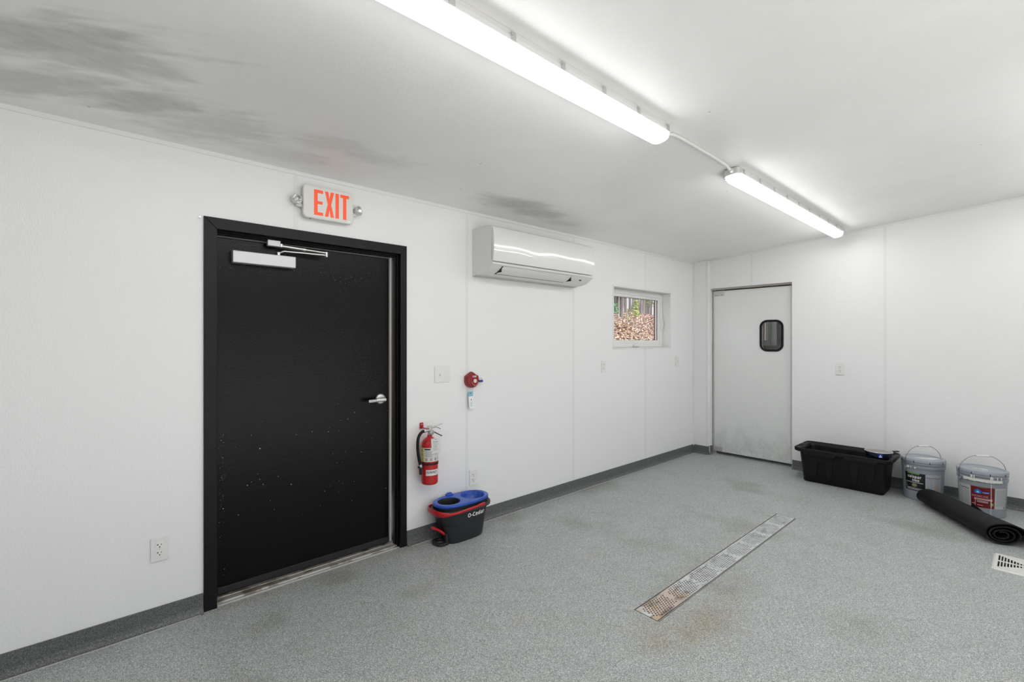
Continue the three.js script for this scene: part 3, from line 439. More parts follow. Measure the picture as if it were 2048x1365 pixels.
// ---------- sockets and switches ----------
const mPlate = M(0.82, 0.82, 0.80, 0.3), mRecept = M(0.84, 0.84, 0.83, 0.28);
function outlet(label, pos, turn = 0, w = 0.072, h = 0.118, duplex = true) {
  const g = duplex ? thing('wall_outlet', label, 'outlet', pos, turn, 'white outlet plates on the walls') : thing('light_switch', label, 'light switch', pos, turn);
  part(g, 'cover_plate', ext(shape(rrect(w / 2, h / 2, 0.003, 3)), 0.0065, 0.0022), mPlate);
  if (!duplex) { part(g, 'toggle', [rb(-0.005, 0.005, -0.012, 0.012, 0.004, 0.008, 0.001), rb(-0.0035, 0.0035, -0.002, 0.009, 0.006, 0.018, 0.002)], mRecept); return g; }
  for (const s of [1, -1]) {
    const r = part(g, 'receptacle', ext(shape(rrect(0.017, 0.0145, 0.0095, 6)), 0.004, 0.001).translate(0, s * 0.0195, 0.005), mRecept);
    part(r, 'slot', [bx(-0.0085, -0.0055, s * 0.0195 + 0.0005, s * 0.0195 + 0.0085, 0.0088, 0.0093), bx(-0.0125, -0.0085, s * 0.0195 + 0.003, s * 0.0195 + 0.0055, 0.0088, 0.0093)], mSlot);  // dark boxes stand in for the shade inside the plug holes
    part(r, 'slot', bx(0.0055, 0.008, s * 0.0195 + 0.0005, s * 0.0195 + 0.008, 0.0088, 0.0093), mSlot);
    part(r, 'ground_hole', cyl(0.003, 0.003, 0.0006, 0, 0, 0, 10).rotateX(Math.PI / 2).translate(0, s * 0.0195 - 0.0075, 0.0087), mSlot);
  }
  part(g, 'screw', cyl(0.0028, 0.0028, 0.001, 0, 0, 0, 10).rotateX(Math.PI / 2).translate(0, 0, 0.0062), mAlu);
  return g;
}
outlet('white duplex outlet plate low on the wall beside the hinge side of the black door', [0.241, 0.386, ZL]);
outlet('white duplex outlet plate low on the wall just above the mop bucket', [2.198, 0.362, ZL], 0, 0.076, 0.122);
outlet('white duplex outlet plate below the window on the air conditioner side', [3.853, 1.165, ZL], 0, 0.074, 0.118);
outlet('small white switch plate below the window near the corner column', [5.32, 1.177, ZL], 0, 0.076, 0.122, false);
outlet('white duplex outlet plate on the end wall beside the steel door', [XF, 1.131, -1.339], -Math.PI / 2, 0.079, 0.122);
{
  const g = thing('light_switch', 'square white double switch plate beside the latch side of the black door', 'light switch', [1.911, 1.181, ZL]);
  part(g, 'cover_plate', ext(shape(rrect(0.066, 0.061, 0.003, 3)), 0.0065, 0.0025), mPlate);
  part(g, 'toggle', [rb(-0.029, -0.017, -0.013, 0.013, 0.005, 0.0085, 0.001), rb(-0.0275, -0.0185, -0.012, 0.001, 0.006, 0.022, 0.003)], mRecept);
  part(g, 'blank_insert', rb(0.017, 0.031, -0.013, 0.013, 0.005, 0.0075, 0.001), mRecept);
  for (const x of [-0.023, 0.024]) for (const y of [-0.03, 0.03]) part(g, 'screw', cyl(0.003, 0.003, 0.001, 0, 0, 0, 10).rotateX(Math.PI / 2).translate(x, y, 0.0062), mPlate);
}

// ---------- fire alarm device with padlock and tag ----------
{
  const g = thing('fire_alarm', 'red round fire alarm device with a small blue padlock on the wall', 'fire alarm', [2.168, 1.122, ZL]);
  const ring = (r, z, flat) => { const o = []; for (let i = 0; i < 48; i++) { const a = i / 48 * Math.PI * 2; let q = r; const up = Math.sin(a); if (up > 0) { const s = Math.PI / 3, k = ((a + s / 2) % s) - s / 2; q = r * (1 - flat + flat * Math.cos(s / 2) / Math.cos(k) / Math.cos(s / 2) * 0.97); } o.push([q * Math.cos(a), q * Math.sin(a), z]); } return o; };
  part(g, 'alarm_body', loft([ring(0.058, 0.0, 0.9), ring(0.060, 0.012, 0.9), ring(0.058, 0.034, 0.9), ring(0.052, 0.046, 0.6), ring(0.034, 0.050, 0), ring(0.004, 0.051, 0)], true, true), M(0.26, 0.008, 0.011, 0.25));
  part(g, 'center_label', cyl(0.0155, 0.0155, 0.0012, 0, 0, 0, 24).rotateX(Math.PI / 2).translate(0.012, -0.004, 0.0505), M(0.8, 0.72, 0.70, 0.5), 'white round sticker');
  part(g, 'alarm_lettering', text('FIRE', 0.013, 0.001).translate(0.006, 0.030, 0.0495), M(0.85, 0.82, 0.82, 0.5), 'white printed word');
  part(g, 'alarm_script', [bx(-0.014, -0.008, 0.043, 0.047, 0.0455, 0.0465), bx(-0.004, 0.014, 0.0435, 0.0465, 0.0455, 0.0465), bx(0.018, 0.024, 0.043, 0.0475, 0.0455, 0.0465)], M(0.85, 0.82, 0.82, 0.5));
  const arc = []; for (let i = 0; i <= 16; i++) { const a = Math.PI * (1.02 + i / 16 * 0.96); arc.push(V(0.010 + 0.028 * Math.cos(a), -0.008 + 0.030 * Math.sin(a), 0.053)); }
  part(g, 'wire_loop', tube([...arc], 0.0011, 40, 6), M(0.8, 0.78, 0.74, 0.4));
  part(g, 'tag_wire', tube([[0.004, -0.036, 0.053], [0.002, -0.05, 0.05], [0.002, -0.075, 0.035], [0.001, -0.094, 0.024]], 0.0008, 20, 5), M(0.7, 0.7, 0.7, 0.4));
  const lock = part(g, 'padlock', rb(0.062, 0.098, -0.019, -0.001, 0.026, 0.040, 0.003), M(0.01, 0.05, 0.24, 0.35), 'small blue padlock');
  part(lock, 'shackle', tube([[0.069, -0.003, 0.033], [0.069, 0.008, 0.033], [0.080, 0.016, 0.033], [0.091, 0.008, 0.033], [0.091, -0.003, 0.033]], 0.0022, 24, 8), mSteel);
  const tg = thing('alarm_tag', 'pale blue and white paper tag hanging below the red fire alarm', 'tag', [2.163, 0.905, ZL + 0.012]);
  const tagTex = canvasTex(128, 384, (c, W, H) => { c.fillStyle = '#e9eef0'; c.fillRect(0, 0, W, H); c.fillStyle = '#8fc0d6'; c.fillRect(0, 0, W, 105); c.fillStyle = '#274b66'; c.beginPath(); c.arc(W / 2, 34, 13, 0, 7); c.fill(); c.fillStyle = '#333'; c.fillRect(62, 165, 16, 40); c.fillStyle = '#9a9c9e'; for (let i = 0; i < 7; i++) c.fillRect(30 + (i % 3) * 8, 235 + i * 15, 60 - (i % 2) * 18, 6); });
  const pg = new THREE.PlaneGeometry(0.050, 0.128, 4, 16), p = pg.attributes.position; for (let i = 0; i < p.count; i++) { const y = p.getY(i); p.setZ(i, 0.018 * Math.pow(Math.max(0, 0.064 - y) / 0.128, 1.6) - 0.1 * p.getX(i)); } pg.computeVertexNormals();
  const back = pg.clone().translate(0, 0, -0.0006); for (let i = 0; i < back.index.count; i += 3) { const a = back.index.getX(i); back.index.setX(i, back.index.getX(i + 1)); back.index.setX(i + 1, a); } back.computeVertexNormals();
  part(tg, 'tag_card', [pg.translate(0, 0.064, 0.002), back.translate(0, 0.064, 0.002)], new THREE.MeshStandardMaterial({ map: tagTex, roughness: 0.6 }));
}

// ---------- fire extinguisher ----------
{
  const g = thing('fire_extinguisher', 'red fire extinguisher with black hose hung on the wall by the door', 'fire extinguisher', [1.757, 0.425, ZL + 0.078]);
  const R = 0.0585;
  part(g, 'cylinder', lathe([[0, 0.006], [0.045, 0.004], [R - 0.006, 0.0], [R - 0.001, 0.006], [R, 0.014], [R, 0.262], [R - 0.004, 0.284], [0.046, 0.304], [0.030, 0.318], [0.018, 0.326], [0.016, 0.340], [0, 0.340]], 48), mRed);
  const patch = (y0, y1, a0, a1, r, t, name, label) => part(g, name, new THREE.CylinderGeometry(r, r, y1 - y0, 32, 1, true, a0, a1 - a0).translate(0, (y0 + y1) / 2, 0), new THREE.MeshPhysicalMaterial({ map: t, roughness: 0.35, side: THREE.DoubleSide }), label);
  const lab = canvasTex(512, 256, (c, W, H) => {
    c.fillStyle = '#d9d8d6'; c.fillRect(0, 0, W, H); c.fillStyle = '#d6cf6c'; c.fillRect(0, 0, 118, H); c.fillStyle = '#222'; c.font = 'bold 54px sans-serif'; c.fillText('A', 48, 70); c.fillText('B', 48, 150); c.fillText('C', 48, 232);
    c.fillStyle = '#26262a'; c.fillRect(132, 14, 120, 26); c.fillStyle = '#55565a'; for (let i = 0; i < 8; i++) c.fillRect(150, 58 + i * 15, 170 - (i * 37 % 60), 5); for (const y of [64, 104, 144]) c.fillRect(134, y, 8, 8);
    for (let i = 0; i < 4; i++) { const x = 150 + i * 92; c.strokeStyle = '#222'; c.lineWidth = 6; c.strokeRect(x, 192, 44, 44); c.fillStyle = '#333'; c.fillRect(x + 12, 204, 14, 22); c.fillRect(x + 26, 210, 10, 6); }
  });
  patch(0.162, 0.258, -2.0, 1.15, R + 0.0006, lab, 'instruction_label', 'white and yellow instruction label');
  const summ = canvasTex(256, 96, (c, W, H) => { c.clearRect(0, 0, W, H); c.fillStyle = '#dcdcdc'; c.fillRect(0, 0, W, H); c.fillStyle = '#2a2a30'; c.font = 'bold 52px sans-serif'; c.fillText('SUMMIT', 10, 58); c.fillStyle = '#8fae9d'; c.fillRect(150, 68, 60, 8); });
  patch(0.066, 0.106, -1.0, 0.75, R + 0.0006, summ, 'dealer_sticker', 'white sticker');
  part(g, 'strap', new THREE.CylinderGeometry(R + 0.0025, R + 0.0025, 0.016, 40, 1, true).translate(0, 0.146, 0), new THREE.MeshStandardMaterial({ color: 0x200305, roughness: 0.5, side: THREE.DoubleSide }), 'dark strap');
  part(g, 'valve', [cyl(0.014, 0.013, 0.055, 0, 0.338, 0), rod([-0.044, 0.372, 0.002], [0.012, 0.372, 0.002], 0.010, 14), rb(-0.012, 0.016, 0.378, 0.402, -0.010, 0.012, 0.003)], M(0.6, 0.58, 0.55, 0.3, { metalness: 0.8 }));
  part(g, 'gauge', lathe([[0, 0.014], [0.015, 0.014], [0.019, 0.010], [0.019, 0]]).rotateX(Math.PI / 2).translate(0.004, 0.358, 0.014), M(0.45, 0.42, 0.40, 0.3, { metalness: 0.5 }));
  part(g, 'top_lever', [rod([0.0, 0.392, 0], [0.086, 0.412, 0.03], 0.0045, 8), rb(-0.02, 0.02, 0.388, 0.398, -0.009, 0.009, 0.002)], M(0.62, 0.62, 0.6, 0.35, { metalness: 0.7 }));
  part(g, 'carry_handle', [rod([0.014, 0.366, 0.008], [0.08, 0.326, 0.034], 0.0045, 8)], M(0.10, 0.10, 0.10, 0.4, { metalness: 0.5 }));
  part(g, 'safety_pin', [tube([[0.018, 0.385, 0.012], [0.04, 0.392, 0.02], [0.058, 0.384, 0.026], [0.072, 0.376, 0.03]], 0.0022, 20, 6)], M(0.12, 0.12, 0.12, 0.4));
  part(g, 'hose', tube([[-0.042, 0.372, 0.002], [-0.066, 0.366, 0.004], [-0.092, 0.335, 0.006], [-0.100, 0.28, 0.008], [-0.097, 0.22, 0.010], [-0.084, 0.15, 0.012], [-0.080, 0.132, 0.012]], 0.0105, 60, 14), mRubber);
  for (const q of [rod([-0.050, 0.371, 0.002], [-0.036, 0.372, 0.002], 0.0125, 14), rod([-0.081, 0.148, 0.012], [-0.0795, 0.128, 0.012], 0.0125, 14)]) part(g, 'hose_collar', q, mChrome);
  part(g, 'nozzle', [rod([-0.0795, 0.130, 0.012], [-0.079, 0.078, 0.012], 0.0105, 14)], mBlack);
  part(g, 'nozzle_clip', [rb(-0.097, -0.056, 0.122, 0.134, 0.0, 0.022, 0.003)], mBlack);
  const tagT = canvasTex(192, 288, (c, W, H) => { c.fillStyle = '#dfdfdd'; c.fillRect(0, 0, W, H); c.fillStyle = '#444'; c.beginPath(); c.arc(W / 2, 18, 9, 0, 7); c.fill(); c.fillRect(40, 62, 110, 8); c.fillStyle = '#888'; for (let i = 0; i < 9; i++) c.fillRect(30 + (i % 2) * 14, 92 + i * 17, 110 - (i * 29 % 50), 4); c.fillStyle = '#222'; c.font = 'bold 34px sans-serif'; c.fillText('+', 84, 168); });
  const tgG = rb(-0.031, 0.031, -0.052, 0.052, -0.0008, 0.0008, 0.0007); { const p = tgG.attributes.position, uv = tgG.attributes.uv; for (let i = 0; i < p.count; i++) uv.setXY(i, (p.getX(i) + 0.031) / 0.062, (p.getY(i) + 0.052) / 0.104); }
  part(g, 'inspection_tag', tgG.rotateZ(0.06).rotateY(-0.42).translate(0.008, 0.272, R + 0.010), new THREE.MeshStandardMaterial({ map: tagT, roughness: 0.6 }), 'white inspection tag');
  part(g, 'wall_bracket', [rb(-0.036, -0.008, 0.376, 0.418, -0.076, -0.070, 0.003), bx(-0.030, -0.012, 0.380, 0.386, -0.072, -0.012)], mRed);
  part(g, 'strap_mount', bx(-0.02, 0.02, 0.14, 0.155, -0.0775, -R), mRed);
  part(g, 'bracket_screw', [cyl(0.005, 0.005, 0.002, 0, 0, 0, 10).rotateX(Math.PI / 2).translate(-0.022, 0.406, -0.070)], mChrome);
}

// ---------- mop bucket ----------
{
  const g = thing('mop_bucket', 'dark grey mop bucket with blue spin top and red handle', 'mop bucket', [1.99, 0, -2.778]);
  const mB = M(0.014, 0.016, 0.020, 0.42), mRim = M(0.045, 0.048, 0.05, 0.45), mBlue = M(0.020, 0.085, 0.46, 0.25), mR = M(0.50, 0.010, 0.018, 0.3);
  const outline = (xl, xr, w, y, n = 72) => { const cx = (xl + xr) / 2, hx = (xr - xl) / 2, o = []; for (let i = 0; i < n; i++) { const a = i / n * Math.PI * 2, c = Math.cos(a), s = Math.sin(a); o.push([cx + hx * Math.sign(c) * Math.pow(Math.abs(c), 0.62), y, w * Math.sign(s) * Math.pow(Math.abs(s), 0.62)]); } return o.reverse(); };
  part(g, 'bucket_body', loft([outline(-0.148, 0.160, 0.082, 0.001), outline(-0.152, 0.166, 0.086, 0.010), outline(-0.150, 0.172, 0.090, 0.05), outline(-0.150, 0.180, 0.095, 0.105), outline(-0.156, 0.183, 0.097, 0.122), outline(-0.182, 0.186, 0.099, 0.134), outline(-0.192, 0.189, 0.101, 0.145), outline(-0.200, 0.196, 0.105, 0.19), outline(-0.206, 0.203, 0.109, 0.222), outline(-0.200, 0.197, 0.104, 0.223), outline(-0.190, 0.186, 0.098, 0.16), outline(-0.14, 0.16, 0.08, 0.02)], true, true), mB);
  part(g, 'rim', loft([outline(-0.206, 0.203, 0.110, 0.214), outline(-0.228, 0.226, 0.121, 0.217), outline(-0.231, 0.229, 0.123, 0.232), outline(-0.227, 0.226, 0.121, 0.242), outline(-0.212, 0.212, 0.112, 0.243), outline(-0.205, 0.202, 0.108, 0.216)]), mRim, 'grey raised rim');
  part(g, 'inner_collar', loft([outline(-0.208, 0.208, 0.110, 0.236), outline(-0.212, 0.212, 0.112, 0.262), outline(-0.205, 0.205, 0.106, 0.263), outline(-0.2, 0.2, 0.103, 0.236)]), mBlack);
  // blue top
  const oval = (xl, xr, w, p = 0.8, n = 64) => { const cx = (xl + xr) / 2, hx = (xr - xl) / 2, o = []; for (let i = 0; i < n; i++) { const a = i / n * Math.PI * 2, c = Math.cos(a), s = Math.sin(a); o.push([cx + hx * Math.sign(c) * Math.pow(Math.abs(c), p), w * Math.sign(s) * Math.pow(Math.abs(s), p)]); } return o; };
  const hole = (cx, r0, r1) => { const o = []; for (let i = 0; i < 40; i++) { const a = -i / 40 * Math.PI * 2; o.push([cx + r0 * Math.cos(a), r1 * Math.sin(a)]); } return o; };
  const top = part(g, 'blue_top', ext(shape(oval(-0.222, 0.222, 0.117), [hole(-0.108, 0.080, 0.076), hole(0.104, 0.088, 0.086)]), 0.022, 0.007, 3).rotateX(-Math.PI / 2).translate(0, 0.262, 0), mBlue, 'glossy blue spin top');
  part(top, 'spout_tab', [rb(-0.062, -0.004, 0.276, 0.294, -0.117, -0.088, 0.007, 3), rb(-0.050, -0.015, 0.288, 0.302, -0.115, -0.098, 0.006, 3)], mBlue);
  part(g, 'spin_basket', lathe([[0.0, 0.200], [0.056, 0.200], [0.066, 0.206], [0.082, 0.262], [0.088, 0.282], [0.085, 0.282], [0.079, 0.262], [0.063, 0.209], [0.0, 0.204]], 40).translate(0.104, 0, 0), mBlue);
  part(g, 'basket_hub', lathe([[0.0, 0.218], [0.02, 0.217], [0.026, 0.205]], 20).translate(0.104, 0, 0), mR);
  part(g, 'opening_sleeve', lathe([[0.078, 0.279], [0.073, 0.262], [0.068, 0.22], [0.066, 0.22], [0.071, 0.262], [0.076, 0.279]], 40).translate(-0.108, 0, 0), mBlack);
  part(g, 'water_tray', lathe([[0.0, 0.150], [0.07, 0.150], [0.075, 0.158]], 32).translate(-0.108, 0, 0), M(0.16, 0.155, 0.14, 0.35));
  // red bail lying round the rim
  const bail = []; for (let i = 0; i <= 40; i++) { const t = i / 40, a = Math.PI * (0.5 + t); const cx = 0.02; bail.push([Math.cos(a), Math.sin(a)]); }
  const pathPts = [[0.115, 0.130], [0.04, 0.132], ...bail.map(([c, s]) => [-0.115 + 0.125 * Math.sign(c) * Math.pow(Math.abs(c), 0.75), 0.130 * Math.sign(s) * Math.pow(Math.abs(s), 0.75)]), [0.04, -0.124], [0.115, -0.124]].map(([x, z], i, arr) => { const e = sstep(-0.15, -0.24, x); return [x, 0.246 - 0.012 * sstep(0.1, -0.1, x) + 0.0 * e, z]; });
  const cv = new THREE.CatmullRomCurve3(pathPts.map((p) => V(...p)), false, 'centripetal'), sq = []; for (let i = 0; i <= 90; i++) { const t = i / 90, p = cv.getPointAt(t), d = cv.getTangentAt(t), nrm = V(-d.z, 0, d.x).normalize(), wd = 0.009 + 0.010 * sstep(-0.16, -0.235, p.x) + 0.003 * (t < 0.06 || t > 0.94 ? 1 : 0); const r = []; for (let k = 0; k < 12; k++) { const a = k / 12 * Math.PI * 2; r.push([p.x + nrm.x * 0.0055 * Math.cos(a), p.y + wd * Math.sin(a), p.z + nrm.z * 0.0055 * Math.cos(a)]); } sq.push(r); }
  part(g, 'bail_handle', loft(sq, true, true), mR, 'red carrying handle');
  // foot pedal
  part(g, 'pedal_base', [ext(shape(oval(-0.232, -0.12, 0.062, 0.75, 40), [hole(-0.182, 0.026, 0.03)]), 0.020, 0.005).rotateX(-Math.PI / 2).translate(0, 0.001, 0), rb(-0.165, -0.14, 0.004, 0.075, 0.02, 0.05, 0.006), rb(-0.165, -0.14, 0.004, 0.075, -0.05, -0.02, 0.006)], mB);
  part(g, 'pedal', loft([[-0.128, 0.046, 0.030], [-0.16, 0.066, 0.034], [-0.185, 0.092, 0.024], [-0.215, 0.112, 0.018], [-0.246, 0.128, 0.014]].map(([x, y, w]) => rrect(0.0085, w, 0.006, 3).map(([a, b]) => [x + a * 0.55, y + a * 0.85, b])), true, true), mR, 'red foot pedal');
  const lg = text('O-Cedar', 0.029, 0.0012).translate(0.060, 0.185, 0); { const p = lg.attributes.position; for (let i = 0; i < p.count; i++) { const x = p.getX(i), y = p.getY(i), w = 0.101 + 0.008 * (y - 0.145) / 0.077, c = Math.pow(Math.abs(x + 0.003) / 0.198, 1 / 0.62), sz = w * Math.pow(Math.sqrt(1 - c * c), 0.62); p.setZ(i, sz + 0.0006 + p.getZ(i)); } lg.computeVertexNormals(); }
  part(g, 'side_lettering', lg, M(0.85, 0.85, 0.85, 0.4), 'white brand lettering');
}

// ---------- floor drain ----------
{
  const g = thing('floor_drain', 'long trench drain with perforated galvanised covers set in the floor', 'drain', [DRAIN.x0, 0, DRAIN.z1]);
  const L = DRAIN.x1 - DRAIN.x0, W = DRAIN.z1 - DRAIN.z0;
  part(g, 'channel', [bx(-0.001, L + 0.001, -0.12, -0.115, -W, 0), bx(-0.001, L + 0.001, -0.12, -0.0008, 0, 0.003), bx(-0.001, L + 0.001, -0.12, -0.0008, -W - 0.003, -W), bx(-0.003, 0.0, -0.12, -0.0008, -W, 0), bx(L, L + 0.003, -0.12, -0.0008, -W, 0)], M(0.20, 0.18, 0.16, 0.9));
  part(g, 'edge_rail', [bx(0, L, -0.03, 0.0006, -0.0065, -0.003), bx(0, L, -0.03, 0.0006, -W + 0.0, -W + 0.0035)], M(0.45, 0.43, 0.40, 0.5, { metalness: 0.5 }));
  const seams = [0.004, 0.770, 1.277, L - 0.004];
  const zinc = tex(1024, 128, (i, j) => {
    const x = i / 1024 * 2.1, y = j / 128 * 0.16; let c = [0.80, 0.81, 0.81]; const sp = fbm(x * 40, y * 40, 111, 3) - 0.5; c = c.map((v) => v + sp * 0.16);
    const mix = (t, k) => { c = c.map((v, q) => v * (1 - k) + t[q] * k); };
    const n1 = fbm(x * 11, y * 16, 112, 4), n2 = fbm(x * 24 + 3, y * 24, 113, 3);
    mix([0.80, 0.73, 0.68], 0.85 * sstep(0.40, 0.30, x + (n1 - 0.5) * 0.16) * sstep(0.02, 0.07, x + (n2 - 0.5) * 0.08));
    mix([0.76, 0.60, 0.42], 0.5 * sstep(0.56, 0.70, n2) * sstep(0.50, 0.25, x));
    mix([0.30, 0.28, 0.27], 0.38 * sstep(0.54, 0.72, fbm(x * 14 + 9, y * 40, 114, 5)) * sstep(0.75, 0.45, x));
    mix([0.42, 0.42, 0.42], 0.28 * sstep(0.60, 0.76, fbm(x * 8 + 2, y * 26, 115, 4)));
    return c;
  });
  zinc.repeat.set(1 / 2.1, 1 / 0.16);
  const mZ = M(1, 1, 1, 0.45, { map: zinc, metalness: 0.25 });
  for (let k = 0; k < 3; k++) {
    const a = seams[k] + 0.0015, b = seams[k + 1] - 0.0015, w0 = 0.0125, w1 = W - 0.0095, holes = [], nf = k === 0 ? 3 : k === 1 ? 2 : 3, fl = (b - a) / nf;
    for (let f = 0; f < nf; f++) {
      const c0 = a + f * fl + 0.028, c1 = a + (f + 1) * fl - 0.014, nc = Math.floor((c1 - c0) / 0.0195);
      for (let r = 0; r < 9; r++) for (let c = 0; c <= nc; c++) {
        const x = c0 + (c + (r % 2) * 0.5) * 0.0195, y = w0 + 0.012 + r * ((w1 - w0 - 0.024) / 8); if (x > c1 || (r === 0 && (c < 2 || c > nc - 2)) || (r === 8 && (c < 2 || c > nc - 2))) continue;
        const o = []; for (let q = 0; q < 8; q++) { const t = -(q + 0.5) / 8 * Math.PI * 2; o.push([x + 0.0055 * Math.cos(t), y + 0.0055 * Math.sin(t)]); } holes.push(o);
      }
    }
    part(g, 'grate_cover', uvGrate(ext(shape([[a, w0], [b, w0], [b, w1], [a, w1]], holes), 0.003).rotateX(-Math.PI / 2).translate(0, -0.0028, 0)), mZ);
  }
  function uvGrate(q) { const p = q.attributes.position, uv = q.attributes.uv; for (let i = 0; i < p.count; i++) uv.setXY(i, p.getX(i), -p.getZ(i)); return q; }
}

// ---------- storage tote ----------
{
  const g = thing('storage_tote', 'large open black plastic storage tote standing against the end wall', 'storage tote', [5.548, 0, -1.238]);
  const R = (hx, hz, r, y, dx = 0) => ringXZ(rrect(hx, hz, r, 6), y, dx, 0);
  const mT = M(0.006, 0.006, 0.0065, 0.42, { specularIntensity: 0.5 });
  part(g, 'tote_body', loft([R(0.150, 0.322, 0.03, 0.002), R(0.156, 0.328, 0.034, 0.008), R(0.190, 0.352, 0.04, 0.300), R(0.190, 0.352, 0.04, 0.312), R(0.186, 0.348, 0.04, 0.312), R(0.150, 0.322, 0.03, 0.014)], true, true), mT);
  part(g, 'tote_rim', loft([R(0.189, 0.351, 0.04, 0.302), R(0.214, 0.380, 0.05, 0.304), R(0.228, 0.394, 0.055, 0.312), R(0.231, 0.397, 0.056, 0.340), R(0.228, 0.394, 0.055, 0.345), R(0.222, 0.388, 0.05, 0.345), R(0.218, 0.384, 0.05, 0.336), R(0.200, 0.362, 0.044, 0.335), R(0.194, 0.356, 0.042, 0.330), R(0.187, 0.349, 0.04, 0.302)]), mT);
  const tl = Math.atan2(0.034, 0.292);
  for (const s of [-1, 1]) {                             // stepped leg panels on the broad side
    const c = s * 0.165, o = [[-0.112, 0.296], [-0.082, 0.07], [-0.040, 0.066], [-0.022, 0.215], [-0.012, 0.226], [0.022, 0.226], [0.032, 0.215], [0.050, 0.062], [0.086, 0.066], [0.112, 0.296]];
    part(g, 'leg_panel', ext(shape(o.map(([u, v]) => [u + c, v])), 0.015, 0.004).rotateY(-Math.PI / 2).translate(0.005, 0, 0).rotateZ(tl).translate(-0.1535, 0, 0), mT);
    part(g, 'grip_tab', rb(-0.236, -0.215, 0.286, 0.318, c - 0.13, c + 0.13, 0.005), mT);
  }
  for (const s of [-1, 1]) part(g, 'handle_bracket', [rb(-0.09, 0.09, 0.318, 0.330, s > 0 ? 0.386 : -0.399, s > 0 ? 0.399 : -0.386, 0.004), rb(-0.05, 0.05, 0.346, 0.349, s > 0 ? 0.366 : -0.386, s > 0 ? 0.386 : -0.366, 0.0014)], mT);
  for (let k = 0; k < 5; k++) part(g, 'inside_rib', bx(0.155, 0.176, 0.03, 0.30, -0.27 + k * 0.135, -0.262 + k * 0.135), mT);
}
{ // saucepan resting on the tote corner
  const g = thing('saucepan', 'dark blue saucepan with a glass lid resting on the corner of the black tote', 'saucepan', [5.435, 0.346, -0.955]);
  part(g, 'pan_body', lathe([[0, 0.001], [0.085, 0.001], [0.096, 0.008], [0.103, 0.040], [0.106, 0.052], [0.103, 0.052], [0.099, 0.04], [0.09, 0.010], [0, 0.005]], 48), M(0.008, 0.011, 0.028, 0.25));
  part(g, 'lid_rim', new THREE.TorusGeometry(0.104, 0.0035, 8, 48).rotateX(Math.PI / 2).translate(0, 0.055, 0), mChrome);
  part(g, 'glass_lid', lathe([[0.102, 0.056], [0.08, 0.061], [0.05, 0.065], [0.0, 0.066], [0.0, 0.064], [0.05, 0.063], [0.08, 0.059], [0.102, 0.054]], 48), new THREE.MeshPhysicalMaterial({ color: 0xa8a6a0, roughness: 0.10, transmission: 0.4, thickness: 0, ior: 1.5 }), 'clear domed glass lid');
  const a = 0.62; // handle towards the far corner
  part(g, 'pan_handle', [rb(0.10, 0.205, 0.040, 0.052, -0.011, 0.011, 0.005, 3).rotateY(-a)], mBlack);
  part(g, 'handle_ferrule', [rb(0.096, 0.13, 0.038, 0.054, -0.013, 0.013, 0.004).rotateY(-a)], mChrome);
  const st = canvasTex(64, 64, (c) => { c.fillStyle = '#1d2f9a'; c.fillRect(0, 0, 64, 64); c.fillStyle = '#dfe4ff'; c.beginPath(); c.moveTo(32, 8); c.lineTo(44, 30); c.lineTo(20, 30); c.fill(); c.fillRect(10, 38, 44, 18); });
  part(g, 'price_sticker', new THREE.CylinderGeometry(0.1058, 0.1015, 0.034, 10, 1, true, -Math.PI / 2 + 0.15, 0.30).translate(0, 0.029, 0), new THREE.MeshStandardMaterial({ map: st, roughness: 0.4, side: THREE.DoubleSide }), 'blue and white sticker');
}

